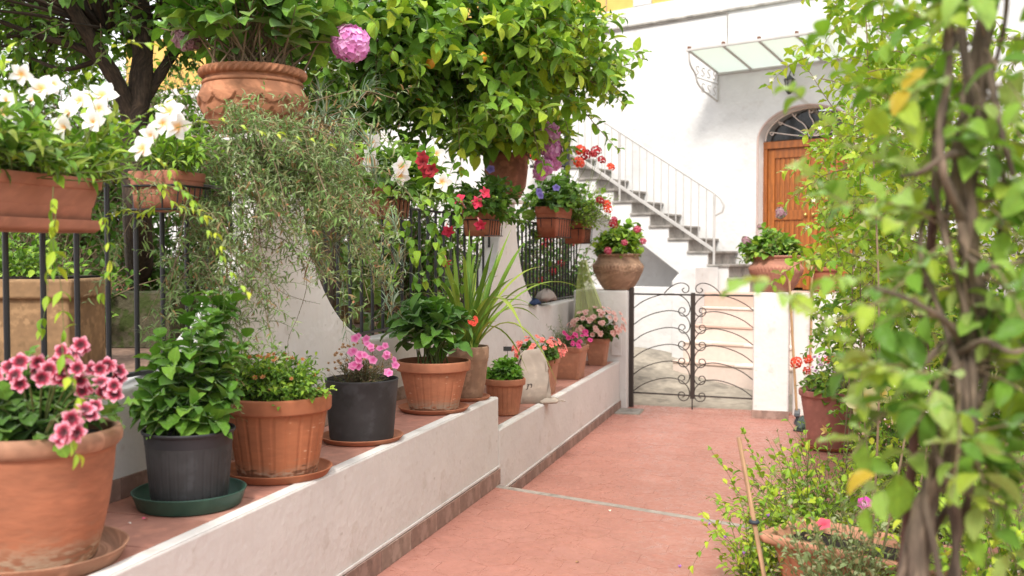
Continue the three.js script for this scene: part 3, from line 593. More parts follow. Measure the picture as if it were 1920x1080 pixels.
// ---------------------------------------------------------------- pots on the ledge
const saucerProfile = (r, h) => [[0.001, 0], [r * 0.86, 0], [r * 0.9, 0.003], [r * 0.985, h - 0.006], [r, h - 0.002], [r - 0.003, h], [r - 0.008, h - 0.003], [r * 0.86, 0.009], [0.001, 0.008]];
function saucer(label, p, r, h, m) {
  const t = thing('saucer', label, 'saucer', p, 0, 'saucers under the ledge pots'); mesh('dish', turned(saucerProfile(r, h), 56), m, t); return t;
}
// terracotta with the chalky lime bloom and earth splashes that old pots carry near the base
function limeClay(rgb, lo, hi, sd) {
  const f = fbmMaker(6, 5, sd), t = tex(384, (u, v) => { const a = fA(u, v), b = f(u, v), c = fE(u, v), g = 0.9 + 0.18 * (a - 0.5) + 0.1 * (c - 0.5), e = v + (b - 0.5) * 0.3 + (c - 0.5) * 0.3; let k = mix3([rgb[0] * g, rgb[1] * g, rgb[2] * g], [0.62, 0.55, 0.48], (1 - sm(lo, hi, e)) * (0.2 + 0.8 * sm(0.42, 0.6, c * 0.6 + b * 0.4))); k = mix3(k, [0.85, 0.78, 0.7], sm(0.72, 0.78, c * 0.75 + b * 0.25) * 0.5); return mix3(k, [0.3, 0.2, 0.14], (1 - sm(0.0, 0.08, e)) * 0.6); });
  return mat([1, 1, 1], 0.85, { map: t, bumpMap: T.grain, bumpScale: 0.0008 });
}
function wrapUV(g, h) { const p = g.attributes.position, u = g.attributes.uv; for (let i = 0; i < p.count; i++) u.setXY(i, Math.atan2(p.getZ(i), p.getX(i)) / PI / 2 + 0.5, clamp(p.getY(i) / h, 0.001, 0.999)); return g; }
// round pot: base radius, rim radius, height; style picks rim and ribs
function roundPot(t, m, { r0, r1, h, rim = 0.05, out = 0.008, ribs = 0, rib = 0.004, foot = 0, belly = 0, y = 0, soil = 0.035, wall2 = null }) {
  const p = [[0.001, y + 0.002], [r0 - 0.006, y + 0.001], [r0, y + 0.006]], N = 10, top = h - rim, wall = 0.009;
  const R = (v) => lerp(r0, r1 - out, v) + belly * Math.sin(PI * v);
  for (let i = 0; i <= N; i++) { const v = i / N, yy = y + 0.008 + foot + (top - 0.008 - foot) * v; p.push([R(v * (top / h) + 0.02), yy, ribs && i > 0 && i < N ? rib : 0]); }
  const wg = turned(p, ribs ? ribs * 8 : 56, ribs); mesh('pot', wall2 ? wrapUV(wg, h) : wg, wall2 || m, t);
  const rp = [[R(1) - 0.004, y + top - 0.004], [r1 - 0.003, y + top - 0.002], [r1, y + top + 0.005], [r1 + 0.001, y + h - 0.008], [r1 - 0.003, y + h - 0.001], [r1 - 0.008, y + h], [r1 - wall - 0.006, y + h - 0.005], [r1 - wall - 0.01, y + h - soil - 0.02]];
  mesh('rim', turned(rp, 56), m, t);
  const sg = new THREE.CircleGeometry(r1 - wall - 0.008, 28, 0, 2 * PI).rotateX(-PI / 2); mesh('soil', sg, MT.soil, t, [0, y + h - soil, 0]);
}
const G = { // leaf colours, linear
  mid: [[0.125, 0.3, 0.022], [0.165, 0.36, 0.028], [0.105, 0.25, 0.02], [0.21, 0.41, 0.036]],
  dark: [[0.07, 0.19, 0.018], [0.095, 0.235, 0.022], [0.075, 0.2, 0.02], [0.12, 0.275, 0.027]],
  fresh: [[0.25, 0.48, 0.028], [0.32, 0.55, 0.038], [0.2, 0.42, 0.025], [0.4, 0.62, 0.06]],
  lime: [[0.5, 0.67, 0.04], [0.42, 0.62, 0.035], [0.58, 0.7, 0.06], [0.34, 0.55, 0.035]],
  grey: [[0.27, 0.38, 0.17], [0.33, 0.43, 0.22], [0.22, 0.32, 0.13], [0.39, 0.46, 0.27]],
  blue: [[0.25, 0.38, 0.29], [0.31, 0.44, 0.34], [0.2, 0.32, 0.23], [0.4, 0.5, 0.4]],
};
const clayNew = clay([0.52, 0.2, 0.105]), clayOrange = clay([0.47, 0.165, 0.075]), clayPale = clay([0.6, 0.285, 0.175]), clayAged = clay([0.5, 0.265, 0.165], true), claySand = clay([0.52, 0.33, 0.22], true);
const rubber = mat([0.022, 0.022, 0.026], 0.55, { bumpMap: T.grain, bumpScale: 0.0006 }), rubberDust = mat([0.05, 0.05, 0.055], 0.65, { map: T.clayOld, bumpMap: T.grain, bumpScale: 0.0006 });

{ // a: broad aged terracotta pot, red and white geranium
  const pos = [-2.0, 0.51, -2.2];
  saucer('old terracotta saucer holding rainwater under the geranium pot', pos, 0.228, 0.045, clayAged);
  const t = thing('geranium_pot', 'large weathered terracotta pot of pink geraniums with dark red hearts', 'potted plant', [pos[0], 0.519, pos[2]]);
  // chalky lime bloom on the lower wall, as the old pot shows
  const limeTex = tex(512, (u, v) => { const a = fA(u, v), b = fB(u, v), c = fE(u, v), g = 0.82 + 0.28 * (a - 0.5) + 0.14 * (c - 0.5); const edge = v * 1.05 + (b - 0.5) * 0.5 + (c - 0.5) * 0.35; const k = mix3([0.74 * g, 0.47 * g, 0.34 * g], [0.7, 0.63, 0.54], (1 - sm(0.12, 0.3, edge)) * (0.15 + 0.8 * sm(0.4, 0.62, b * 0.5 + c * 0.5))); return mix3(k, [0.34, 0.3, 0.22], (1 - sm(0.02, 0.12, edge)) * 0.7 * sm(0.4, 0.6, c)); });
  const m = mat([1, 1, 1], 0.9, { map: limeTex, bumpMap: T.grain, bumpScale: 0.0015 });
  const prof = [[0.001, 0.002], [0.136, 0.001], [0.145, 0.008], [0.162, 0.07], [0.178, 0.15], [0.19, 0.24], [0.197, 0.31]];
  const g = turned(prof, 64, 0, null, (a, y) => 0.0012 * Math.sin(a * 5 + y * 20)); { const p = g.attributes.position, u = g.attributes.uv; for (let i = 0; i < p.count; i++) u.setXY(i, Math.atan2(p.getZ(i), p.getX(i)) / PI / 2 + 0.5, p.getY(i) / 0.36); }
  mesh('pot', g, m, t);
  mesh('rim', turned([[0.195, 0.306], [0.205, 0.31], [0.214, 0.322], [0.216, 0.34], [0.211, 0.354], [0.2, 0.36], [0.19, 0.354], [0.186, 0.3]], 64), clayAged, t);
  mesh('soil', new THREE.CircleGeometry(0.187, 28).rotateX(-PI / 2), MT.soil, t, [0, 0.325, 0]);
  const P = new Plant(t), b = V(pos[0], 0.85, pos[2]);
  P.mound(b, V(pos[0] - 0.02, 0.88, pos[2]), [0.28, 0.22, 0.26], 95, { leaf: 0.06, geos: LG.round, cols: [...G.mid, ...G.dark], n: 6, droop: 0.6, r: 0.003, spread: 1.1, from: 0.3 });
  const fg = [0, 1].map((k) => floret({ n: 5, r: 0.026, ratio: 0.74, cup: 0.55 - k * 0.3, curl: 0.3 + 0.3 * k, twist: 0.25, cols: [[0.07, 0.001, 0.008], [0.5, 0.012, 0.06], [0.86, 0.42, 0.52]], split: 0.66 }));
  for (const c of [[-1.812, 1.08, -1.902], [-1.765, 1.084, -1.968], [-1.76, 1.061, -2.021], [-1.762, 1.109, -2.074], [-1.701, 1.048, -2.038], [-1.703, 1.087, -1.987], [-1.635, 1.003, -2.004], [-1.543, 0.979, -1.822], [-1.535, 0.962, -1.771], [-1.731, 1.043, -2.134], [-1.738, 1.067, -1.871], [-1.718, 1.015, -2.084]]) {
    const q = V(c); P.stem(smooth([b.clone().lerp(q, 0.25), b.clone().lerp(q, 0.6).add(V(0, 0.04, 0)), q], 5), 0.003, 0.002);
    for (let k = 0; k < 4; k++) { const o = V(rr(-0.036, 0.036), rr(-0.022, 0.03), rr(-0.03, 0.03)); flower(t, 'flower', pick(fg), q.clone().add(o).toArray(), facing(0.5, 0.7), rr(0.85, 1.1)); }
  }
  P.finish({ pieces: 160 });
}
{ // b: ribbed black nursery pot of basil on a green dish
  const pos = [-1.985, 0.51, -2.86];
  saucer('dark green plastic saucer under the black basil pot', pos, 0.186, 0.055, mat([0.035, 0.1, 0.07], 0.5, { map: T.clay }));
  const t = thing('basil_pot', 'fluted black plastic pot of dense basil on the green saucer', 'potted plant', [pos[0], 0.519, pos[2]]);
  const N = 72, rib = 30, prof = [[0.001, 0.004, 0], [0.118, 0.004, 0], [0.122, 0.012, 0.005], [0.126, 0.035, 0.004], [0.1275, 0.045, 0.0018], [0.132, 0.1, 0.0018], [0.137, 0.16, 0.0018], [0.139, 0.185, 0], [0.14, 0.2, 0]];
  mesh('pot', turned(prof, 240, rib), rubberDust, t);
  mesh('rim', turned([[0.139, 0.196], [0.141, 0.2], [0.145, 0.235], [0.15, 0.237], [0.152, 0.244], [0.149, 0.248], [0.143, 0.247], [0.14, 0.2]], 64), rubber, t);
  mesh('soil', new THREE.CircleGeometry(0.141, 28).rotateX(-PI / 2), MT.soil, t, [0, 0.22, 0]);
  const P = new Plant(t), b = V(pos[0], 0.74, pos[2]), basil = [[0.11, 0.3, 0.02], [0.15, 0.37, 0.027], [0.09, 0.25, 0.018], [0.21, 0.44, 0.04]];
  P.mound(b, V(pos[0], 0.84, pos[2]), [0.165, 0.26, 0.16], 46, { leaf: 0.09, geos: LG.broad, cols: basil, n: 5, pairs: true, droop: 0.6, from: 0.35, spread: 0.9, low: 0.25 });
  for (const c of [[-2.023, 1.223, -2.94], [-1.858, 1.193, -3.041], [-1.964, 1.248, -3.011], [-1.828, 1.09, -2.942], [-1.937, 1.165, -2.86], [-1.9, 1.195, -2.976], [-1.924, 1.198, -2.917], [-1.855, 1.144, -2.936], [-1.957, 1.115, -2.799], [-2.05, 1.067, -2.718], [-1.988, 1.223, -2.951], [-1.86, 1.059, -2.879]]) { const q = V(c); P.sprig(b, q.clone().sub(b), q.distanceTo(b), { leaf: 0.07, geos: LG.broad, cols: basil, n: 8, pairs: true, droop: 0.05, from: 0.45, spread: 0.9 }); }
  P.finish({ pieces: 300 });
}
{ // c: ribbed orange pot with a small leaved shrub
  const pos = [-1.93, 0.51, -3.34];
  saucer('wide orange terracotta saucer under the fluted shrub pot', pos, 0.206, 0.034, clayOrange);
  const t = thing('shrub_pot', 'fluted orange terracotta pot of small leaved shrub with rusty tips', 'potted plant', [pos[0], 0.519, pos[2]]);
  roundPot(t, clayOrange, { r0: 0.148, r1: 0.203, h: 0.3, rim: 0.056, ribs: 22, rib: 0.005, wall2: limeClay([0.715, 0.44, 0.295], 0.08, 0.2, 61) });
  const P = new Plant(t), b = V(pos[0], 0.8, pos[2]);
  P.mound(b, V(pos[0] - 0.02, 0.81, pos[2] + 0.02), [0.29, 0.2, 0.24], 230, { leaf: 0.031, geos: LG.small, cols: [...G.fresh, ...G.mid], n: 12, droop: 0.3, from: 0.3, r: 0.0016 });
  P.mound(b, V(pos[0] - 0.17, 0.85, pos[2] + 0.08), [0.13, 0.14, 0.13], 45, { leaf: 0.022, geos: LG.small, cols: [[0.09, 0.03, 0.018], [0.06, 0.055, 0.02], [0.13, 0.05, 0.03]], n: 9, droop: 0.3, from: 0.3, r: 0.0016, stem: MT.stemBrown });
  const tip = floret({ n: 6, r: 0.013, ratio: 0.5, cup: 1.1, cols: [[0.45, 0.15, 0.03], [0.62, 0.27, 0.09]], seg: 3 });
  for (let i = 0; i < 40; i++) { const a = rnd() * 6.28, s = Math.sqrt(rnd()); flower(t, 'bud', tip, [pos[0] + Math.cos(a) * s * 0.21 - 0.02, 0.81 + 0.155 * Math.sqrt(Math.max(0, 1 - s * s)) + rr(-0.03, 0.01), pos[2] + Math.sin(a) * s * 0.19], facing(1, 0.6), rr(0.8, 1.4)); }
  P.finish({ pieces: 120 });
}
{ // d: plain dark grey pot, pink pinks
  const pos = [-1.93, 0.51, -4.08];
  saucer('reddish terracotta saucer under the plain charcoal pot', pos, 0.188, 0.026, clayNew);
  const t = thing('pinks_pot', 'plain charcoal plastic pot of pink dianthus and dried stems', 'potted plant', [pos[0], 0.519, pos[2]]);
  mesh('pot', turned([[0.001, 0.002], [0.138, 0.002], [0.143, 0.008], [0.163, 0.262], [0.1645, 0.268], [0.161, 0.271], [0.156, 0.268], [0.152, 0.22]], 64, 0, null, (a, y) => 0.0012 * Math.sin(a * 3 + y * 8)), rubberDust, t);
  mesh('soil', new THREE.CircleGeometry(0.153, 28).rotateX(-PI / 2), MT.soil, t, [0, 0.24, 0]);
  const P = new Plant(t), b = V(pos[0], 0.76, pos[2]);
  P.mound(b, V(pos[0], 0.77, pos[2]), [0.165, 0.16, 0.155], 110, { leaf: 0.032, geos: LG.needle, cols: [[0.16, 0.2, 0.07], [0.22, 0.18, 0.09], [0.34, 0.24, 0.12], [0.13, 0.19, 0.08]], n: 10, droop: 0.15, from: 0.2, r: 0.0014, stem: MT.stemBrown, wide: 1.6 });
  const pk = floret({ n: 5, r: 0.02, ratio: 0.95, cup: 0.25, cols: [[0.72, 0.1, 0.36], [0.8, 0.28, 0.52]] }), dry = floret({ n: 5, r: 0.013, ratio: 0.6, cup: 1.4, cols: [[0.38, 0.2, 0.08], [0.55, 0.36, 0.2]], seg: 3 });
  for (const c of [[-1.899, 0.984, -3.961], [-1.815, 0.885, -3.826], [-1.8, 0.912, -3.832], [-1.785, 0.94, -3.89], [-1.702, 0.851, -3.859], [-1.887, 0.924, -3.91], [-1.814, 0.938, -4.037], [-1.87, 0.961, -4.021], [-1.777, 0.915, -3.995], [-1.81, 0.897, -3.933], [-1.849, 0.867, -3.815], [-1.757, 0.867, -4.052]]) for (let k = 0; k < 2; k++) flower(t, 'flower', pk, [c[0] + rr(-0.015, 0.015), c[1] + rr(-0.015, 0.015), c[2] + rr(-0.015, 0.015)], facing(0.6, 0.6), rr(0.85, 1.15));
  for (let i = 0; i < 50; i++) { const a = rnd() * 6.28, s = Math.sqrt(rnd()); flower(t, 'dry_head', dry, [pos[0] + Math.cos(a) * s * 0.16, 0.78 + 0.15 * Math.sqrt(1 - s * s) + rr(0, 0.03), pos[2] + Math.sin(a) * s * 0.15], facing(1, 0.5), rr(0.8, 1.3)); }
  P.finish({ pieces: 60 });
}
{ // e: ribbed pot with large hydrangea leaves
  const pos = [-1.925, 0.51, -4.96];
  saucer('terracotta saucer under the fluted hydrangea pot', pos, 0.19, 0.026, clayNew);
  const t = thing('hydrangea_pot', 'fluted terracotta pot of broad leaved green hydrangea without flower heads', 'potted plant', [pos[0], 0.519, pos[2]]);
  roundPot(t, clayNew, { r0: 0.13, r1: 0.198, h: 0.262, rim: 0.05, ribs: 24, rib: 0.0045, wall2: limeClay([0.75, 0.485, 0.355], 0.14, 0.34, 67) });
  const P = new Plant(t), b = V(pos[0], 0.76, pos[2]);
  P.mound(b, V(pos[0] - 0.02, 0.9, pos[2]), [0.2, 0.27, 0.22], 30, { leaf: 0.135, geos: LG.broad, cols: [[0.08, 0.23, 0.02], [0.11, 0.29, 0.025], [0.15, 0.36, 0.03], [0.06, 0.17, 0.018]], n: 3, pairs: true, droop: 0.45, from: 0.5, r: 0.005, low: 0.3, spread: 1.1 });
  const red = floret({ n: 5, r: 0.016, ratio: 0.9, cup: 0.5, cols: [[0.6, 0.03, 0.02], [0.72, 0.08, 0.04]], seg: 3 });
  const hr = [-1.783, 0.973, -5.197]; for (let k = 0; k < 8; k++) flower(t, 'flower', red, [hr[0] + rr(-0.025, 0.025), hr[1] + rr(-0.02, 0.02), hr[2] + rr(-0.03, 0.03)], facing(0.5, 0.6), 1);
  P.finish({ pieces: 200 });
}
{ // f: slim embossed pot of strap leaves
  const pos = [-1.88, 0.51, -5.4];
  saucer('small terracotta saucer on the last tile of the higher ledge', pos, 0.125, 0.022, clayNew);
  const t = thing('strap_leaf_pot', 'slim sandy terracotta pot of long arching strap leaves', 'potted plant', [pos[0], 0.519, pos[2]]);
  mesh('pot', turned([[0.001, 0.002], [0.075, 0.002], [0.081, 0.01], [0.095, 0.09], [0.108, 0.2], [0.11, 0.21], [0.113, 0.215], [0.112, 0.225], [0.116, 0.23], [0.117, 0.29], [0.113, 0.3], [0.104, 0.298], [0.1, 0.25]], 96, 0, null, (a, y) => y > 0.05 && y < 0.2 ? 0.0025 * Math.max(0, Math.sin(a * 14 + Math.sin(y * 60) * 1.2)) : 0), claySand, t);
  mesh('soil', new THREE.CircleGeometry(0.102, 24).rotateX(-PI / 2), MT.soil, t, [0, 0.27, 0]);
  // each blade is a folded strip along its own arch
  const b = V(0, 0.27, 0), mats = [[0.17, 0.32, 0.03], [0.24, 0.4, 0.045], [0.12, 0.25, 0.025], [0.34, 0.46, 0.07]].map((c) => leafMat(c, 0.35));
  function blade(tip, w, arch, m) {
    const q = V(tip).sub(t.position), a = V(rr(-0.05, 0.05), 0.26, rr(-0.05, 0.05)), mid = a.clone().lerp(q, 0.5); mid.y += arch;
    const c = new THREE.QuadraticBezierCurve3(a, mid, q), n = 12, pos2 = [], uv = [], idx = [];
    for (let i = 0; i <= n; i++) { const v = i / n, p = c.getPoint(v), tg = c.getTangent(v), sd = tg.clone().cross(V(0, 1, 0)).normalize(), ww = w * SHAPES.strap(Math.min(v * 0.97 + 0.015, 0.995)) * (v > 0.75 ? 1 - (v - 0.75) * 3.6 : 1), up = sd.clone().cross(tg).multiplyScalar(ww * 0.45); pos2.push(p.x - sd.x * ww + up.x, p.y - sd.y * ww + up.y, p.z - sd.z * ww + up.z, p.x, p.y, p.z, p.x + sd.x * ww + up.x, p.y + sd.y * ww + up.y, p.z + sd.z * ww + up.z); uv.push(0.2, v, 0.5, v, 0.8, v); }
    for (let i = 0; i < n; i++) for (let k = 0; k < 2; k++) { const o = i * 3 + k; idx.push(o, o + 1, o + 3, o + 1, o + 4, o + 3); }
    const g = new THREE.BufferGeometry(); g.setAttribute('position', new THREE.Float32BufferAttribute(pos2, 3)); g.setAttribute('uv', new THREE.Float32BufferAttribute(uv, 2)); g.setIndex(idx); g.computeVertexNormals(); mesh('leaf_blade', g, m, t);
  }
  for (const [c, arch] of [[[-1.356, 1.104, -6.166], 0.4], [[-1.369, 0.935, -4.798], 0.5], [[-1.732, 1.495, -5.753], 0.05], [[-1.801, 1.457, -5.418], 0.0], [[-1.995, 1.412, -5.463], 0.03], [[-1.913, 1.364, -5.068], 0.05], [[-1.378, 1.155, -5.43], 0.3], [[-1.772, 1.366, -5.633], 0], [[-1.591, 1.267, -5.997], 0.25], [[-2.005, 1.497, -5.776], 0], [[-1.358, 0.616, -5.416], 0.5], [[-1.731, 1.434, -6.065], 0.1], [[-1.412, 1.066, -5.103], 0.28], [[-1.903, 1.222, -4.961], 0.15], [[-1.423, 1.23, -4.792], 0.15], [[-2.067, 1.095, -5.221], 0.2], [[-1.598, 0.639, -5.658], 0.42], [[-1.735, 1.336, -4.911], 0.02], [[-1.619, 1.407, -5.053], 0.0], [[-1.567, 0.949, -5.783], 0.3]]) blade(c, rr(0.012, 0.017), arch, pick(mats));
  for (let i = 0; i < 34; i++) { const a = rnd() * 6.28, r = rr(0.1, 0.42); blade([pos[0] + Math.cos(a) * r, 0.8 + rr(0.25, 0.65) * (1 - r), pos[2] + Math.sin(a) * r], rr(0.007, 0.012), rr(0.05, 0.3), pick(mats)); }
}
{ // g: small ribbed pot of bright basil
  const pos = [-1.88, 0.315, -6.1];
  const t = thing('young_basil_pot', 'small fluted terracotta pot of bright young basil with black plant tag', 'potted plant', pos);
  roundPot(t, clayNew, { r0: 0.092, r1: 0.135, h: 0.235, rim: 0.04, ribs: 22, rib: 0.004 });
  const P = new Plant(t), b = V(pos[0], 0.53, pos[2]);
  P.mound(b, V(pos[0], 0.55, pos[2]), [0.125, 0.15, 0.125], 60, { leaf: 0.05, geos: LG.broad, cols: [[0.17, 0.42, 0.025], [0.22, 0.5, 0.035], [0.13, 0.34, 0.02]], n: 4, pairs: true, droop: 0.25, from: 0.4, r: 0.002 });
  mesh('plant_tag', at(box(0.055, 0.03, 0.004, 0.001), 0.02, 0.415, -0.07).rotateY(0.3), mat([0.02, 0.02, 0.02], 0.4), t);
  mesh('tag_stake', rod([[0.0, 0.2, -0.07], [0.0, 0.4, -0.07]], 0.002, 5), MT.iron, t);
  P.finish({ pieces: 220 });
}
{ // paper bag
  const t = thing('paper_bag', 'crumpled cream paper bag leaning on the small pots', 'paper bag', [-1.83, 0.315, -6.64], 0.3); t.rotation.z = 0.05;
  const pm = mat([0.5, 0.41, 0.34], 0.9, { map: T.clay });
  const W = [[0.2, 0.13, 0], [0.205, 0.14, 0.06], [0.2, 0.125, 0.16], [0.2, 0.1, 0.26], [0.17, 0.07, 0.33], [0.15, 0.05, 0.355]];
  mesh('bag', loft(W.map(([w, d, y], j) => roundRect(w, d, 0.012, y, 2).map(([x, yy, z], k) => [x + 0.014 * Math.sin(k * 2.1 + j * 1.7), yy + (j > 2 ? 0.025 * Math.sin(k * 1.3 + j) : 0), z + 0.013 * Math.sin(k * 1.7 + j * 2.3)])), true), pm, t);
  mesh('bag_fold', loft([roundRect(0.12, 0.1, 0.01, 0.003, 2), roundRect(0.13, 0.11, 0.01, 0.02, 2), roundRect(0.06, 0.05, 0.01, 0.034, 2)].map((L, j) => L.map(([x, y, z], k) => [x + 0.1, y + 0.005 * Math.sin(k * 1.9 + j), z + 0.05])), true, true), pm, t);
  mesh('handle', rod([[0.14, 0.02, 0.07], [0.185, 0.012, 0.1], [0.21, 0.01, 0.07], [0.16, 0.018, 0.04]], 0.004, 6, 16), pm, t);
  const lg = new TextGeometry('n', { font: await new FontLoader().loadAsync('fonts/droid/droid_serif_regular.typeface.json'), size: 0.055, depth: 0.0012, curveSegments: 4 }); lg.applyMatrix4(new THREE.Matrix4().makeShear(0, 0, 0.3, 0, 0, 0));
  mesh('printed_letter', lg, mat([0.06, 0.045, 0.04], 0.9), t, [-0.06, 0.1, 0.074]);
}
function squarePot(t, m, { w0, w1, h, d0 = w0, d1 = w1, rim = 0.04, out = 0.008, r = 0.02 }) {
  const loops = [roundRect(w0, d0, r, 0.001), roundRect(lerp(w0, w1, 0.85) - out, lerp(d0, d1, 0.85) - out, r, h - rim)];
  mesh('pot', loft(loops, true), m, t);
  mesh('rim', loft([roundRect(w1 - out * 2, d1 - out * 2, r, h - rim - 0.002), roundRect(w1, d1, r, h - rim + 0.002), roundRect(w1 + 0.004, d1 + 0.004, r, h - 0.004), roundRect(w1 - 0.004, d1 - 0.004, r, h), roundRect(w1 - 0.022, d1 - 0.022, r, h - 0.003), roundRect(w1 - 0.03, d1 - 0.03, r, h - 0.06)]), m, t);
  mesh('soil', loft([roundRect(w1 - 0.026, d1 - 0.026, r, h - 0.03), roundRect(0.02, 0.02, 0.005, h - 0.026)], false, true), MT.soil, t);
}
function begonia(name, label, pos, size, petal, leafCols, c, r, pot, nFl) {
  const t = thing(name, label, 'potted plant', pos); squarePot(t, clayPale, pot);
  const P = new Plant(t), b = V(pos[0], pos[1] + pot.h - 0.03, pos[2]), C = V(c);
  P.mound(b, C, r, 34, { leaf: size * 2.6, geos: LG.broad, cols: leafCols, n: 5, droop: 0.4, from: 0.3, r: 0.003, low: 0.3 });
  const fg = [0, 1].map((k) => floret({ n: 6, r: size, ratio: 0.8, cup: 0.35 + 0.3 * k, curl: 0.5, cols: petal, seg: 3 }));
  for (let i = 0; i < nFl; i++) { const a = rnd() * 6.28, y = rr(-0.35, 1), s = Math.sqrt(1 - y * y), q = rr(0.9, 1.15); flower(t, 'flower', pick(fg), [C.x + Math.cos(a) * s * r[0] * q, C.y + y * r[1] * q, C.z + Math.sin(a) * s * r[2] * q], [Math.cos(a) * s + 0.4, y + 0.4, Math.sin(a) * s + 0.4], rr(0.8, 1.2)); }
  return P.finish({ pieces: 100 });
}
begonia('begonia_pot', 'square terracotta pot of coral red begonia behind the paper bag', [-1.9, 0.315, -7.1], 0.022, [[0.75, 0.13, 0.1], [0.8, 0.22, 0.18]], G.dark, [-1.884, 0.64, -6.983], [0.17, 0.1, 0.2], { w0: 0.17, w1: 0.23, h: 0.26, d0: 0.17, d1: 0.23 }, 90);
begonia('begonia_pot', 'square terracotta pot of pale pink begonia against the end block', [-1.89, 0.315, -9.08], 0.03, [[0.72, 0.33, 0.28], [0.85, 0.55, 0.47]], G.dark, [-1.892, 0.661, -9.018], [0.24, 0.18, 0.2], { w0: 0.15, w1: 0.21, h: 0.25, d0: 0.15, d1: 0.21 }, 120);
{ // j: square pot of grey leaved pinks
  const pos = [-1.93, 0.315, -8.05];
  const t = thing('carnation_pot', 'square terracotta pot of grey leaved carnation with magenta blooms', 'potted plant', pos); squarePot(t, clayPale, { w0: 0.23, w1: 0.3, h: 0.27, d0: 0.23, d1: 0.3 });
  const P = new Plant(t), b = V(pos[0], 0.55, pos[2]);
  P.mound(b, V(pos[0], 0.57, pos[2]), [0.18, 0.17, 0.17], 120, { leaf: 0.045, geos: LG.needle, cols: [...G.grey, [0.09, 0.14, 0.07]], n: 10, droop: 0.1, from: 0.15, r: 0.0016, wide: 1.8 });
  for (const c of [[-2.036, 0.779, -7.935], [-1.998, 0.839, -8.053], [-2.077, 0.714, -7.92], [-2.042, 0.734, -8.14]]) { const q = V(c); P.sprig(b, q.clone().sub(b), q.distanceTo(b), { leaf: 0.03, geos: LG.lance, cols: G.grey, n: 12, droop: 0.1, from: 0.4, r: 0.002 }); }
  const mg = floret({ n: 6, r: 0.026, ratio: 0.9, cup: 0.5, cols: [[0.5, 0.01, 0.14], [0.68, 0.05, 0.25]] });
  for (const c of [[-1.846, 0.665, -7.779], [-1.801, 0.686, -7.793], [-1.767, 0.643, -7.801], [-1.74, 0.721, -7.917], [-1.75, 0.682, -7.86], [-1.698, 0.661, -7.823], [-1.809, 0.627, -7.736], [-1.906, 0.687, -7.866], [-1.776, 0.614, -7.745]]) for (let k = 0; k < 2; k++) flower(t, 'flower', mg, [c[0] + rr(-0.02, 0.02), c[1] + rr(-0.015, 0.015), c[2] + rr(-0.02, 0.02)], facing(0.6, 0.5), rr(0.8, 1.1));
  P.finish({ pieces: 60 });
}
{ // green netting, cloths on the wall
  const t = thing('garden_net', 'crumpled pale green garden netting against the end block', 'netting', [-1.997, 0.529, -9.086]);
  const mn = mat([0.5, 0.58, 0.16], 0.9, { transmission: 0.5, transparent: true, opacity: 0.72 }), N = 22, pos = [], idx = [], uv = [];
  for (let j = 0; j <= N; j++) for (let i = 0; i <= N; i++) { const u = i / N - 0.5, v = j / N; const w = lerp(0.36, 0.05, Math.pow(v, 1.3)); pos.push(u * w + 0.03 * Math.sin(v * 5), v * 0.78 - 0.02, 0.05 * Math.sin(u * 13 + v * 3) * (1 - v * 0.5) + 0.03 * Math.sin(u * 29 + 2)); uv.push(u, v); }
  for (let j = 0; j < N; j++) for (let i = 0; i < N; i++) { const o = j * (N + 1) + i; idx.push(o, o + 1, o + N + 1, o + 1, o + N + 2, o + N + 1); }
  const g = new THREE.BufferGeometry(); g.setAttribute('position', new THREE.Float32BufferAttribute(pos, 3)); g.setAttribute('uv', new THREE.Float32BufferAttribute(uv, 2)); g.setIndex(idx); g.computeVertexNormals(); mesh('net_sheet', g, mn, t);
}
function rag(name, label, p, rgb, w, h) {
  const o = loft([0, 0.35, 0.7, 1].map((v, j) => Array.from({ length: 14 }, (_, k) => { const a = k / 14 * 2 * PI, q = [1, 0.95, 0.7, 0.1][j]; return [Math.cos(a) * w * q * 0.4 + 0.01 * Math.sin(k * 3 + j), v * h + 0.008 * Math.sin(k * 2.2 + j * 2), Math.sin(a) * w * q * (1 + 0.15 * Math.sin(k * 2.7))]; })), true, true);
  const m = mesh(name, o, mat(rgb, 0.95, { bumpMap: T.grain, bumpScale: 0.002 }), null, p); tag(m, label, 'cloth');
}
rag('blue_cloth', 'crumpled navy blue cloth lying on the low wall by the railing', [-2.26, 0.914, -8.167], [0.012, 0.028, 0.08], 0.14, 0.05);
rag('grey_cloth', 'crumpled taupe cloth beside the blue cloth on the low wall', [-2.25, 0.933, -8.558], [0.3, 0.25, 0.22], 0.2, 0.1);

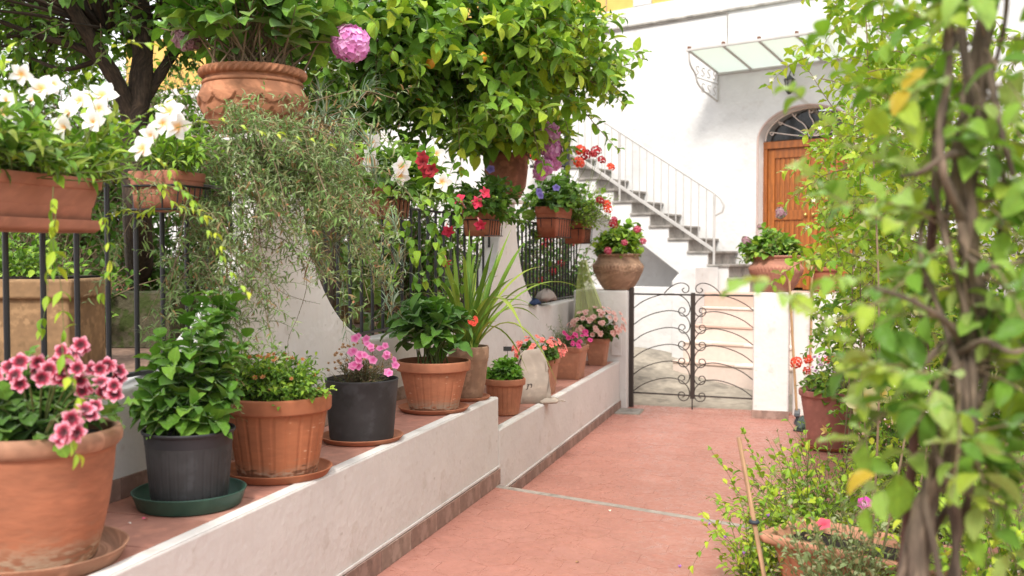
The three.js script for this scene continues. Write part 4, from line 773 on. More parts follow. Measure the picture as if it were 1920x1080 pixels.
// ---------------------------------------------------------------- troughs hung on the railings
function trough(t, m, w, len, h, tray = false) { // thing origin at the middle of its base; length along z
  const r = 0.018;
  mesh('trough', loft([roundRect(w * 0.8, len * 0.94, r, 0.001), roundRect(w * 0.84, len * 0.95, r, h * 0.42), roundRect(w * 0.865, len * 0.955, r, h * 0.43), roundRect(w * 0.93, len * 0.98, r, h * 0.78)], true), m, t);
  mesh('rim', loft([roundRect(w * 0.93, len * 0.98, r, h * 0.77), roundRect(w * 0.98, len * 0.995, r, h * 0.785), roundRect(w, len, r, h - 0.003), roundRect(w - 0.006, len - 0.006, r, h), roundRect(w - 0.022, len - 0.022, r, h - 0.004), roundRect(w - 0.026, len - 0.026, r, h * 0.7)]), m, t);
  mesh('soil', loft([roundRect(w - 0.022, len - 0.022, r, h * 0.84), roundRect(0.02, len * 0.6, 0.005, h * 0.87)], false, true), MT.soil, t);
  if (tray) mesh('tray', loft([roundRect(w * 0.88, len * 0.96, r, -0.012), roundRect(w * 0.95, len, r, 0.002), roundRect(w * 0.97, len * 1.005, r, 0.026), roundRect(w * 0.93, len * 0.99, r, 0.026), roundRect(w * 0.84, len * 0.95, r, 0.0)], true), m, t);
}
function holder(t, w, len, h) {
  const hw = w / 2 + 0.008, hl = len / 2 + 0.008, ring = (y, k) => rod([[hw * k, y, hl * k], [-hw * k, y, hl * k], [-hw * k, y, -hl * k], [hw * k, y, -hl * k], [hw * k, y, hl * k]], 0.0042, 5);
  mesh('holder_ring', ring(h * 0.62, 0.96), MT.iron, t); mesh('holder_ring', ring(0.004, 0.88), MT.iron, t);
  for (let i = 0; i < 6; i++) { const z = lerp(-hl, hl, (i + 0.5) / 6) * 0.9; mesh('holder_strap', rod([[hw * 0.96, h * 0.62, z], [hw * 0.86, 0.003, z]], 0.003, 4), MT.iron, t); }
  for (const x of [-0.05, 0.05]) mesh('holder_strap', rod([[x, h * 0.62, hl * 0.96], [x * 0.9, 0.003, hl * 0.87]], 0.003, 4), MT.iron, t);
}
const mandevilla = floret({ n: 5, r: 0.058, ratio: 0.72, cup: 0.3, curl: 0.35, cols: [[0.85, 0.42, 0.02], [0.84, 0.82, 0.79]], split: 0.3, twist: 0.35, seg: 5, shape: 'ovate' });
const mandevillaCup = floret({ n: 5, r: 0.055, ratio: 0.7, cup: 0.8, curl: 0.5, cols: [[0.85, 0.45, 0.03], [0.84, 0.82, 0.79]], split: 0.28, twist: 0.4, seg: 5, shape: 'ovate' });
const trumpetRed = (() => { const f = floret({ n: 5, r: 0.042, ratio: 0.75, cup: 0.35, curl: 0.5, cols: [[0.6, 0.02, 0.06], [0.72, 0.03, 0.1]], twist: 0.35, shape: 'ovate' }), c = tinted(tube([V(0, -0.07, 0), V(0, -0.035, 0), V(0, 0.004, 0)], [0.003, 0.005, 0.012], 6, false), [0.8, 0.35, 0.35]); return bake([{ m: new THREE.Matrix4(), g: f, c: [1, 1, 1] }, { m: new THREE.Matrix4(), g: c, c: [1, 1, 1] }]); })();
function strand(P, pts, o) { // leaves in pairs along a given line
  const { n = 12, leaf = 0.04, geos = LG.ovate, cols = G.lime, r = 0.0016, stem = MT.stem, tr = 0.45, spread = 0.8, hang = 0.1, single = false } = o; const q = smooth(pts, 24); P.stem(q, r, r * 0.5, stem);
  const c = new THREE.CatmullRomCurve3(q);
  for (let i = 0; i < n; i++) { const u = (i + rr(0.2, 0.8)) / n, p = c.getPoint(u), t = c.getTangent(u), w = V(t.z, rr(-0.2, 0.3), -t.x).normalize(); for (const k of single ? [pick([-1, 1])] : [-1, 1]) { const d = t.clone().multiplyScalar(0.7).addScaledVector(w, k * spread); d.y -= hang + rr(-0.2, 0.2); P.leaf(p, d, V(rr(-0.4, 0.4), 1, rr(-0.4, 0.4)), leaf * rr(0.7, 1.15), geos, pick(cols), tr); } }
}
const boxClay = clay([0.5, 0.2, 0.125]), boxRed = clay([0.47, 0.145, 0.075]);
{ // A
  const c = [-2.205, 1.425, -2.0], len = 1.24, t = thing('mandevilla_trough', 'long terracotta trough of white mandevilla on the wide barred railing', 'planter', c); trough(t, boxClay, 0.19, len, 0.155, true);
  const P = new Plant(t), cols = [...G.fresh, ...G.mid, [0.3, 0.4, 0.06]];
  for (let k = 0; k < 6; k++) { const z = -2.6 + k * 0.2, b = V(-2.2, 1.56, z); P.mound(b, V(-2.15 + rr(-0.02, 0.05), 1.65, z), [0.22, 0.2, 0.22], 24, { leaf: 0.078, geos: LG.lance, cols, n: 6, pairs: true, droop: 0.6, from: 0.2, r: 0.0022, low: 0.35 }); }
  for (const q of [[-2.246, 1.879, -2.427], [-2.225, 1.843, -2.485], [-2.138, 1.737, -2.246], [-2.076, 1.754, -2.422], [-2.058, 1.784, -2.532], [-2.21, 1.785, -2.33], [-2.104, 1.836, -2.604], [-1.874, 1.74, -2.586], [-1.866, 1.653, -2.481], [-2.228, 1.864, -2.537], [-2.177, 1.792, -2.393], [-2.114, 1.808, -2.517], [-2.044, 1.709, -2.377], [-1.873, 1.697, -2.533], [-2.005, 1.73, -2.442]]) { const p = V(q); flower(t, 'flower', rnd() < 0.65 ? mandevilla : mandevillaCup, q, facing(0.35, 0.7), rr(0.62, 0.98)); P.stem(smooth([V(-2.2, 1.57, p.z * 0.6 + c[2] * 0.4), V(p.x - 0.05, p.y - 0.08, p.z), p], 6), 0.002, 0.0018); }
  for (const [pts, n, leaf] of [
    [[[-1.969, 1.531, -2.236], [-1.972, 1.429, -2.232], [-1.978, 1.343, -2.227], [-1.983, 1.227, -2.221], [-2.004, 1.112, -2.211]], 9, 0.045], [[[-1.889, 1.454, -2.153], [-1.895, 1.371, -2.149], [-1.874, 1.26, -2.151], [-1.866, 1.148, -2.149], [-1.851, 1.037, -2.149]], 9, 0.05], [[[-1.885, 1.475, -2.312], [-1.863, 1.402, -2.316], [-1.855, 1.313, -2.315], [-1.876, 1.225, -2.306]], 6, 0.04],
    [[[-1.86, 1.733, -2.276], [-1.882, 1.82, -2.273], [-1.834, 1.899, -2.29], [-1.765, 1.921, -2.312], [-1.71, 1.914, -2.328]], 5, 0.045], [[[-1.856, 1.567, -2.376], [-1.755, 1.545, -2.406], [-1.69, 1.522, -2.424], [-1.646, 1.462, -2.435], [-1.602, 1.365, -2.445], [-1.551, 1.283, -2.457], [-1.5, 1.223, -2.47]], 13, 0.034], [[[-1.816, 1.632, -2.443], [-1.772, 1.602, -2.455], [-1.735, 1.541, -2.464], [-1.683, 1.487, -2.477]], 6, 0.04],
    [[[-1.584, 1.156, -1.816], [-1.572, 1.085, -1.817], [-1.543, 1.014, -1.823], [-1.559, 0.932, -1.815], [-1.542, 0.885, -1.819]], 6, 0.045], [[[-2.236, 1.699, -2.372], [-2.252, 1.792, -2.37], [-2.26, 1.886, -2.371], [-2.238, 1.948, -2.38]], 6, 0.05], [[[-1.953, 1.699, -2.456], [-1.894, 1.738, -2.476], [-1.82, 1.777, -2.499], [-1.753, 1.816, -2.52]], 7, 0.04]]) strand(P, pts, { n, leaf, geos: LG.lance, cols: G.lime.concat(G.fresh) });
  P.finish({ pieces: 300 });
}
{ // B
  const c = [-2.215, 1.5, -3.08], t = thing('mandevilla_trough', 'short terracotta trough of white mandevilla next to the long trough', 'planter', c); trough(t, boxClay, 0.2, 0.2, 0.14); holder(t, 0.2, 0.2, 0.14);
  const P = new Plant(t), b = V(-2.2, 1.62, -3.05);
  P.mound(b, V(-2.18, 1.7, -3.02), [0.2, 0.17, 0.2], 32, { leaf: 0.06, geos: LG.lance, cols: [...G.mid, ...G.fresh], n: 5, pairs: true, droop: 0.5, from: 0.25, r: 0.0022, low: 0.2 });
  for (const pts of [[[-2.022, 1.598, -2.745], [-1.956, 1.504, -2.762], [-1.873, 1.478, -2.786], [-1.807, 1.359, -2.801]], [[-2.068, 1.518, -2.833], [-2.118, 1.482, -2.817], [-2.186, 1.491, -2.797], [-2.237, 1.465, -2.781]], [[-1.897, 1.74, -2.684], [-1.786, 1.765, -2.718], [-1.658, 1.732, -2.755], [-1.531, 1.71, -2.792], [-1.427, 1.682, -2.822]]]) strand(P, pts, { n: 9, leaf: 0.04, geos: LG.lance, cols: G.lime });
  for (const q of [[-2.009, 1.811, -2.809], [-2.011, 1.765, -2.859]]) flower(t, 'flower', mandevilla, q, facing(0.35, 0.5), 0.95);
  P.finish({ pieces: 140 });
}
{ // D
  const c = [-2.24, 1.54, -5.04], t = thing('mandevilla_trough', 'terracotta trough of white and crimson mandevilla between the swept pillars', 'planter', c); trough(t, boxClay, 0.2, 0.34, 0.17); holder(t, 0.2, 0.34, 0.17);
  const P = new Plant(t), b = V(-2.22, 1.69, -5.05);
  P.mound(b, V(-2.18, 1.74, -5.1), [0.32, 0.3, 0.4], 66, { leaf: 0.095, geos: LG.ovate, cols: [...G.mid, ...G.fresh, [0.14, 0.24, 0.1]], n: 5, pairs: true, droop: 0.5, from: 0.25, r: 0.0026, low: 0.25 });
  for (const q of [[-1.968, 1.781, -4.649], [-1.886, 1.727, -4.985], [-2.11, 1.899, -4.61], [-2.135, 1.818, -4.6], [-2.023, 1.905, -5.263], [-1.98, 1.738, -4.643]]) flower(t, 'flower', pick([mandevilla, mandevillaCup]), q, facing(0.2, 0.6), rr(0.95, 1.15));
  const deep = floret({ n: 5, r: 0.045, ratio: 0.75, cup: 0.6, cols: [[0.2, 0.004, 0.01], [0.38, 0.01, 0.02]], twist: 0.3, shape: 'ovate' });
  for (const q of [[-1.908, 1.814, -4.772], [-1.868, 1.779, -4.783], [-1.907, 1.772, -4.823], [-2.147, 1.796, -4.491], [-1.953, 1.848, -4.864]]) flower(t, 'flower', deep, q, facing(0.2, 0.6), 1);
  for (const [pts, n] of [[[[-2.096, 1.555, -4.706], [-2.043, 1.473, -4.719], [-1.964, 1.418, -4.741], [-1.91, 1.282, -4.752], [-1.883, 1.159, -4.756]], 7], [[[-2.005, 1.642, -4.841], [-1.924, 1.559, -4.863], [-1.882, 1.42, -4.87], [-1.841, 1.28, -4.877]], 8], [[[-1.872, 1.67, -4.882], [-1.791, 1.614, -4.905], [-1.763, 1.531, -4.91]], 5], [[[-2.132, 1.578, -4.592], [-2.105, 1.444, -4.595], [-2.13, 1.31, -4.583]], 5], [[[-2.07, 1.563, -4.924], [-2.041, 1.393, -4.926], [-2.012, 1.222, -4.929], [-2.037, 1.024, -4.914]], 9], [[[-1.997, 1.509, -5.048], [-1.913, 1.364, -5.068], [-1.938, 1.162, -5.053], [-1.881, 1.018, -5.065]], 9], [[[-2.11, 1.531, -4.806], [-2.069, 1.364, -4.812], [-2.094, 1.197, -4.799]], 7], [[[-2.177, 1.746, -4.689], [-2.097, 1.691, -4.711], [-1.992, 1.637, -4.741], [-1.887, 1.609, -4.771]], 7]]) strand(P, pts, { n, leaf: 0.07, geos: LG.ovate, cols: [...G.mid, ...G.fresh], spread: 1 });
  P.finish({ pieces: 200 });
}
{ // E
  const c = [-2.22, 1.47, -6.68], t = thing('dipladenia_trough', 'orange terracotta trough of red trumpet flowers in an iron holder', 'planter', c); trough(t, clayNew, 0.2, 0.36, 0.18); holder(t, 0.2, 0.36, 0.18);
  const P = new Plant(t), b = V(-2.2, 1.63, -6.6);
  P.mound(b, V(-2.17, 1.68, -6.55), [0.34, 0.26, 0.45], 62, { leaf: 0.085, geos: LG.ovate, cols: [...G.dark, ...G.mid], n: 5, pairs: true, droop: 0.6, from: 0.25, r: 0.0026, low: 0.35 });
  for (const pts of [[[-2.072, 1.603, -5.969], [-2.168, 1.468, -5.935], [-2.198, 1.266, -5.919], [-2.212, 1.063, -5.907]], [[-2.169, 1.637, -5.941], [-2.281, 1.502, -5.903], [-2.328, 1.333, -5.882], [-2.262, 1.165, -5.896]], [[-2.038, 1.47, -6.079], [-2.102, 1.333, -6.055], [-2.133, 1.127, -6.038]], [[-2.2, 1.765, -5.832], [-2.136, 1.698, -5.849], [-2.04, 1.665, -5.876], [-1.881, 1.698, -5.925]]]) strand(P, pts, { n: 8, leaf: 0.07, geos: LG.ovate, cols: G.mid, spread: 1 });
  for (const [q, d] of [[[-1.983, 1.731, -6], [0.7, 0.3, 0.5]], [[-2.007, 1.535, -5.986], [0.4, -0.5, 0.7]], [[-2.096, 1.488, -5.644], [0.4, -0.5, 0.7]], [[-2.109, 1.302, -5.634], [0.3, -0.8, 0.5]], [[-1.999, 1.665, -5.889], [0.5, 0.1, 0.6]], [[-2.097, 1.682, -5.86], [-0.2, 0.5, 0.6]]]) flower(t, 'flower', trumpetRed, q, d, 1.15);
  P.finish({ pieces: 170 });
}
const geranium = (cols) => head(floret({ n: 5, r: 0.02, ratio: 0.9, cup: 0.4, cols, seg: 3 }), 22, 0.045, { squash: 0.75, from: -0.2 });
const gerRed = geranium([[0.7, 0.05, 0.015], [0.8, 0.09, 0.03]]), gerDark = geranium([[0.3, 0.006, 0.012], [0.42, 0.012, 0.02]]);
const violet = floret({ n: 5, r: 0.034, ratio: 0.95, cup: 0.3, cols: [[0.2, 0.13, 0.5], [0.3, 0.24, 0.66]] });
{ // F and G
  const t = thing('geranium_trough', 'orange trough of dark leaved geranium and violet flowers on the gate end railing', 'planter', [-2.22, 1.49, -8.72]); trough(t, boxRed, 0.21, 0.58, 0.27); holder(t, 0.21, 0.58, 0.27);
  let P = new Plant(t);
  P.mound(V(-2.2, 1.74, -8.65), V(-2.2, 1.85, -8.7), [0.32, 0.3, 0.42], 84, { leaf: 0.08, geos: LG.round, cols: [...G.mid, ...G.dark], n: 5, droop: 0.5, from: 0.3, r: 0.0028, low: 0.3 });
  for (const q of [[-2.117, 1.818, -7.844], [-2.063, 1.899, -8.176], [-2.285, 1.972, -7.068], [-2.267, 1.78, -7.484], [-2.139, 1.852, -7.891]]) flower(t, 'flower', violet, q, facing(0.3, 0.4), 1.1);
  for (const [q, g] of [[[-2.304, 2.202, -8.324], gerRed], [[-1.929, 2.133, -8.434], gerRed], [[-1.939, 2.249, -8.54], gerRed], [[-1.894, 2.212, -8.552], gerDark]]) { flower(t, 'flower_head', g, q, facing(0.8, 0.4), rr(0.95, 1.2)); P.stem(smooth([V(-2.2, 1.8, -8.7), V(q[0], q[1] - 0.12, q[2]), V(q)], 6), 0.003, 0.002); }
  for (const pts of [[[-2.059, 1.742, -7.44], [-2.177, 1.68, -7.403], [-2.315, 1.659, -7.361], [-2.434, 1.68, -7.326]], [[-2.099, 1.783, -7.43], [-2.196, 1.618, -7.395], [-2.294, 1.535, -7.362], [-2.333, 1.453, -7.348]]]) strand(P, pts, { n: 12, leaf: 0.045, geos: LG.small, cols: [...G.mid, ...G.fresh], spread: 1 });
  P.finish({ pieces: 150 });
  const t2 = thing('geranium_trough', 'orange trough of feathery foliage and scarlet geraniums above the green netting', 'planter', [-2.14, 1.44, -9.32]); trough(t2, boxRed, 0.22, 0.36, 0.23); holder(t2, 0.22, 0.36, 0.23);
  P = new Plant(t2);
  P.mound(V(-2.12, 1.64, -9.25), V(-2.08, 1.78, -9.2), [0.36, 0.36, 0.34], 210, { leaf: 0.034, geos: LG.small, cols: [...G.fresh, [0.3, 0.34, 0.12], [0.24, 0.29, 0.1]], n: 11, droop: 0.6, from: 0.2, r: 0.0018, low: 0.7 });
  P.mound(V(-2.12, 1.64, -9.25), V(-2.1, 1.85, -9.3), [0.3, 0.2, 0.25], 20, { leaf: 0.07, geos: LG.round, cols: G.mid, n: 4, droop: 0.4, from: 0.4, r: 0.0026 });
  for (const [q, g] of [[[-1.936, 2.261, -9.063], gerDark], [[-1.86, 2.212, -9.084], gerDark], [[-1.78, 2.148, -9.106], gerRed], [[-1.83, 1.827, -8.87], gerDark], [[-1.76, 1.745, -8.888], gerRed], [[-1.713, 1.615, -8.898], gerDark], [[-1.784, 1.796, -8.935], gerRed], [[-1.929, 2.306, -9.171], gerDark]]) { flower(t2, 'flower_head', g, q, facing(0.8, 0.4), rr(0.7, 1.0)); P.stem(smooth([V(-2.1, 1.7, -9.25), V(q[0], q[1] - 0.1, q[2]), V(q)], 6), 0.003, 0.002); }
  P.finish({ pieces: 90 });
}

// ---------------------------------------------------------------- ornamental pots on the pillars
// overlapping leaf scales pressed into a bowl: proud towards each scale's rounded lower edge
function scales(a, y, y0, row, n, depth) { const j = Math.floor((y - y0) / row), f = (y - y0) / row - j; const u = ((a / (2 * PI) * n + (j % 2) * 0.5) % 1 + 1) % 1 - 0.5; const edge = (1 - Math.sqrt(Math.max(0, 1 - u * u * 4))) * 0.85; return f > edge ? depth * (1 - (f - edge) * 0.8) : depth * 0.15; }
const hydHead = (cols, r = 0.085, n = 170, sq = 0.9) => head(floret({ n: 4, r: 0.021, ratio: 1, cup: 0.25, curl: 0.2, cols: [[1, 1, 1], [1, 1, 1]], seg: 2 }), n, r, { squash: sq, from: -0.75, cols });
const pinkHead = hydHead([[0.74, 0.27, 0.58], [0.8, 0.38, 0.67], [0.66, 0.2, 0.5], [0.84, 0.48, 0.72]]), faded = hydHead([[0.42, 0.22, 0.27], [0.3, 0.15, 0.17], [0.45, 0.32, 0.3], [0.3, 0.3, 0.16]], 0.085, 150, 0.6), creamHead = hydHead([[0.55, 0.56, 0.25], [0.6, 0.55, 0.33]], 0.06, 110, 1.1);
const hydGreen = [[0.12, 0.3, 0.025], [0.16, 0.37, 0.03], [0.09, 0.23, 0.02], [0.25, 0.45, 0.045]];
{
  const base = [-2.335, 1.861, -3.86], t = thing('hydrangea_bowl', 'large terracotta bowl pressed with leaf scales holding a pink hydrangea', 'potted plant', base);
  const prof = []; for (let i = 0; i <= 44; i++) { const v = i / 44, y = v * 0.215; prof.push([0.135 + 0.095 * Math.sin(Math.min(1, v / 0.8) * PI / 2) - (v > 0.8 ? (v - 0.8) * 0.1 : 0), y]); }
  const bowlClay = clay([0.5, 0.215, 0.11], true);
  mesh('bowl', turned([[0.001, 0.001], [0.13, 0.001], ...prof], 220, 0, null, (a, y) => y > 0.02 && y < 0.17 ? scales(a, y, 0.02, 0.05, 14, 0.011) : 0), bowlClay, t);
  mesh('neck', turned([[0.2, 0.212], [0.213, 0.214], [0.218, 0.222], [0.212, 0.23], [0.2, 0.236], [0.202, 0.244], [0.214, 0.25]], 80), bowlClay, t);
  mesh('rope_rim', turned(Array.from({ length: 15 }, (_, i) => { const a = -PI / 2 + i / 14 * PI * 1.6; return [0.208 + Math.cos(a) * 0.02, 0.266 + Math.sin(a) * 0.02]; }), 240, 0, null, (a, y) => 0.0045 * Math.sin(a * 46 + y * 160)), bowlClay, t);
  mesh('soil', new THREE.CircleGeometry(0.2, 28).rotateX(-PI / 2), MT.soil, t, [0, 0.245, 0]);
  const P = new Plant(t), b = V(base[0], 2.1, base[2]);
  P.mound(b, V(base[0], 2.42, base[2]), [0.42, 0.42, 0.46], 60, { leaf: 0.125, geos: LG.broad, cols: hydGreen, n: 4, pairs: true, droop: 0.3, from: 0.5, r: 0.006, stem: MT.stemBrown, low: 0.2, spread: 1.1 });
  for (const [q, g, s] of [[[-1.98, 2.286, -4.089], pinkHead, 0.95], [[-2.587, 2.278, -3.75], faded, 0.7], [[-2.214, 2.5, -4.288], creamHead, 0.75], [[-2.308, 2.362, -4.045], faded, 0.5]]) { flower(t, 'flower_head', g, q, facing(0.6, 0.2), s); const e = V(q); P.stem(smooth([b, b.clone().lerp(e, 0.5).add(V(0, 0.08, 0)), e], 8), 0.006, 0.0035, MT.stemBrown); }
  P.finish({ pieces: 220 });
}
{ // grey trailing shrub spilling over the first pillar
  const t = thing('trailing_shrub', 'fine leaved grey green shrub spilling down the first white pillar', 'shrub', [-2.28, 1.5, -3.7]), P = new Plant(t);
  const cols = [...G.grey, [0.2, 0.36, 0.1], [0.17, 0.31, 0.09], [0.25, 0.42, 0.13], [0.22, 0.38, 0.12], [0.15, 0.28, 0.08], [0.36, 0.24, 0.12]];
  const src = [[-2.252, 1.36, -3.242], [-2.211, 1.299, -3.284], [-2.173, 1.34, -3.37], [-2.235, 1.661, -3.258], [-2.196, 1.541, -3.266], [-2.233, 1.46, -3.252], [-2.111, 1.657, -3.504], [-1.998, 1.643, -3.642], [-1.938, 1.602, -3.711], [-2.217, 1.762, -3.267], [-2.186, 1.809, -3.435], [-2.113, 1.836, -3.51], [-2.017, 1.821, -3.591], [-1.94, 1.789, -3.717], [-2.217, 1.742, -3.371], [-2.173, 1.783, -3.49], [-2.098, 1.8, -3.566], [-2.02, 1.773, -3.64], [-1.961, 1.734, -3.709], [-1.943, 1.698, -3.817], [-2.031, 1.72, -3.531], [-2.125, 1.715, -3.45], [-2.188, 1.706, -3.326]];
  const twig = (p, d, len, n) => P.sprig(p, d, len, { leaf: 0.034, geos: LG.needle, cols, n, droop: rr(0.4, 1.2), from: 0.05, spread: 1, r: 0.0013, stem: MT.stem, jit: 0.4, tr: 0.35, wide: 2.4 });
  for (let i = 0; i < 112; i++) {
    const s = V(pick(src)).add(V(rr(-0.05, 0.05), rr(-0.06, 0.05), rr(-0.05, 0.05))), d = V(rr(0.1, 0.9), rr(-0.4, 0.6), rr(-0.35, 0.8)), pts = P.sprig(s, d, rr(0.2, 0.66), { leaf: 0.03, geos: LG.needle, cols, n: 14, droop: rr(1, 2.3), from: 0.1, r: 0.0028, stem: MT.stemBrown, jit: 0.45, tr: 0.35, wide: 2.4 });
    for (let k = 1; k < pts.length; k++) for (let m = 0; m < 2; m++) twig(pts[k], V(rr(-0.7, 1), rr(-0.6, 0.7), rr(-1, 1)), rr(0.06, 0.16), 9);
  }
  // the bare ends that hang lowest
  for (const pts of [[[-2.237, 1.339, -3.507], [-2.216, 1.211, -3.509], [-2.194, 1.082, -3.511], [-2.182, 0.975, -3.51]], [[-2.02, 1.361, -3.678], [-1.987, 1.229, -3.683], [-2.018, 1.098, -3.669], [-2.058, 0.988, -3.652], [-2.047, 0.878, -3.652]], [[-2.146, 1.339, -3.639], [-2.103, 1.207, -3.647], [-2.018, 1.163, -3.671], [-1.934, 1.142, -3.695]]]) strand(P, pts, { n: 14, leaf: 0.022, geos: LG.needle, cols, stem: MT.stemBrown, spread: 1.2 });
  const bud = floret({ n: 4, r: 0.009, ratio: 0.6, cup: 1, cols: [[0.45, 0.16, 0.08], [0.55, 0.25, 0.14]], seg: 2 }), items = [];
  for (let i = 0; i < 150; i++) { const l = pick(P.leaves); items.push({ m: new THREE.Matrix4().makeRotationFromEuler(new THREE.Euler(rnd() * 6, rnd() * 6, 0)).setPosition(l.p.clone().sub(t.position)), g: bud, c: [1, 1, 1] }); }
  tag(mesh('bud', bake(items), petalMat, t), null, null, null, 'stuff');
  P.finish({ pieces: 40, leafName: 'needle_leaf' });
}
{ // blue green carnation tufts hanging beside it
  const t = thing('carnation_trail', 'blue green spiky carnation tufts on bare stems below the pink hydrangea head', 'plant', [-2.25, 1.7, -4.3]), P = new Plant(t);
  const cs = [[-2.014, 1.948, -3.91], [-2.089, 2.045, -3.995], [-1.953, 1.979, -3.981], [-1.924, 2.085, -4.15], [-2.069, 1.868, -3.89], [-1.946, 1.776, -3.924], [-1.879, 1.833, -4.05], [-1.954, 1.631, -3.812], [-1.856, 1.519, -3.837], [-1.965, 1.428, -3.749], [-1.874, 1.362, -4.035], [-1.843, 1.461, -4.257], [-1.961, 1.271, -3.797], [-1.901, 1.657, -3.881], [-1.941, 1.212, -4.323], [-1.94, 1.707, -4.237], [-1.876, 1.408, -3.931], [-2.039, 1.541, -3.783], [-1.93, 1.384, -3.81], [-1.909, 1.286, -4.439], [-2.073, 1.698, -3.778], [-1.971, 1.075, -4.517], [-1.97, 1.891, -3.921], [-1.925, 1.874, -3.986], [-1.941, 1.496, -3.81], [-1.981, 1.339, -3.741]];
  const root = V([-2.045, 1.896, -3.846]), cols = G.blue, dry = [[0.45, 0.32, 0.16], [0.5, 0.38, 0.2], [0.38, 0.24, 0.12]];
  for (const c of cs) {
    const q = V(c), ax = V(rr(-0.5, 0.7), rr(-0.2, 1), rr(-0.5, 0.7)).normalize();
    P.stem(smooth([root.clone().add(V(rr(-0.05, 0.05), rr(-0.03, 0.03), rr(-0.1, 0.1))), root.clone().lerp(q, 0.5).add(V(rr(0, 0.06), rr(-0.02, 0.05), rr(-0.04, 0.04))), q], 8), 0.0028, 0.0022, MT.stemBrown);
    for (let i = 0; i < 26; i++) { const d = ax.clone().multiplyScalar(rr(0.3, 1.2)).add(V(rr(-1, 1), rr(-1, 1), rr(-1, 1)).multiplyScalar(0.85)); P.leaf(q.clone().addScaledVector(ax, rr(-0.05, 0.03)), d, V(0, 1, 0), rr(0.07, 0.145), LG.needle, pick(i < 22 ? cols : dry), 0.25, 0.75); }
  }
  for (let i = 0; i < 520; i++) { const p = root.clone().add(V(rr(-0.05, 0.08), rr(-0.25, 0.05), rr(-0.12, 0.12))); P.leaf(p, V(rr(-1, 1), rr(-1.2, 0.5), rr(-1, 1)), V(0, 1, 0), rr(0.05, 0.11), LG.needle, pick(rnd() < 0.6 ? dry : cols), 0.25, 0.8); }
  for (const pts of [[[-2.056, 1.584, -4.197], [-2.004, 1.535, -4.211], [-1.961, 1.461, -4.221], [-1.943, 1.313, -4.221], [-1.934, 1.165, -4.219]], [[-1.884, 1.589, -4.353], [-1.926, 1.488, -4.337], [-1.942, 1.363, -4.328], [-1.893, 1.237, -4.338], [-1.927, 1.111, -4.323]], [[-1.987, 1.408, -3.898], [-1.942, 1.292, -3.908], [-1.929, 1.131, -3.905], [-1.916, 0.97, -3.903]], [[-2.059, 1.022, -4.489], [-1.985, 1.127, -4.515], [-1.923, 1.258, -4.539], [-1.912, 1.416, -4.548]]]) strand(P, pts, { n: 16, leaf: 0.06, geos: LG.needle, cols: [...G.blue, [0.4, 0.38, 0.18]], stem: MT.stemBrown, spread: 1.2, hang: 0.3 });
  P.finish({ pieces: 300, leafName: 'blade' });
}
{ // pot on the second pillar
  const base = [-2.29, 1.776, -7.48], t = thing('hydrangea_jar', 'tall weathered terracotta jar on the second pillar with long lilac hydrangea plumes', 'potted plant', base), m = clay([0.4, 0.17, 0.1], true);
  mesh('jar', turned([[0.001, 0.001], [0.105, 0.001], [0.115, 0.012], [0.15, 0.1], [0.168, 0.2], [0.17, 0.25], [0.164, 0.29], [0.16, 0.3], [0.174, 0.312], [0.18, 0.335], [0.172, 0.352], [0.16, 0.347], [0.156, 0.28]], 96, 0, null, (a, y) => y > 0.05 && y < 0.27 ? 0.005 * Math.sin(a * 9 + Math.sin(y * 40)) : y > 0.3 ? 0.002 * Math.sin(a * 50) : 0), m, t);
  mesh('soil', new THREE.CircleGeometry(0.155, 24).rotateX(-PI / 2), MT.soil, t, [0, 0.315, 0]);
  const P = new Plant(t), b = V(base[0], 2.1, base[2]);
  P.mound(b, V(base[0] + 0.02, 2.3, base[2] + 0.05), [0.55, 0.42, 0.55], 60, { leaf: 0.19, geos: LG.ovate, cols: [...G.lime, ...G.fresh, ...G.mid], n: 4, pairs: true, droop: 0.5, from: 0.45, r: 0.005, low: 0.55, spread: 1.1, wide: 0.9 });
  for (const [q, s] of [[[-1.929, 2.265, -7.394], 1], [[-1.888, 2.126, -7.349], 0.95], [[-1.932, 2.004, -7.279], 0.8], [[-1.888, 2.042, -7.398], 0.7], [[-1.963, 2.327, -7.491], 0.8], [[-2.338, 2.36, -6.857], 0.42], [[-1.962, 1.952, -7.268], 0.6]]) { flower(t, 'flower_head', pinkHead, q, facing(0.4, 0.3), s); const e = V(q); P.stem(smooth([b, b.clone().lerp(e, 0.5).add(V(0, 0.1, 0)), e], 8), 0.005, 0.003, MT.stemBrown); }
  P.finish({ pieces: 240 });
}
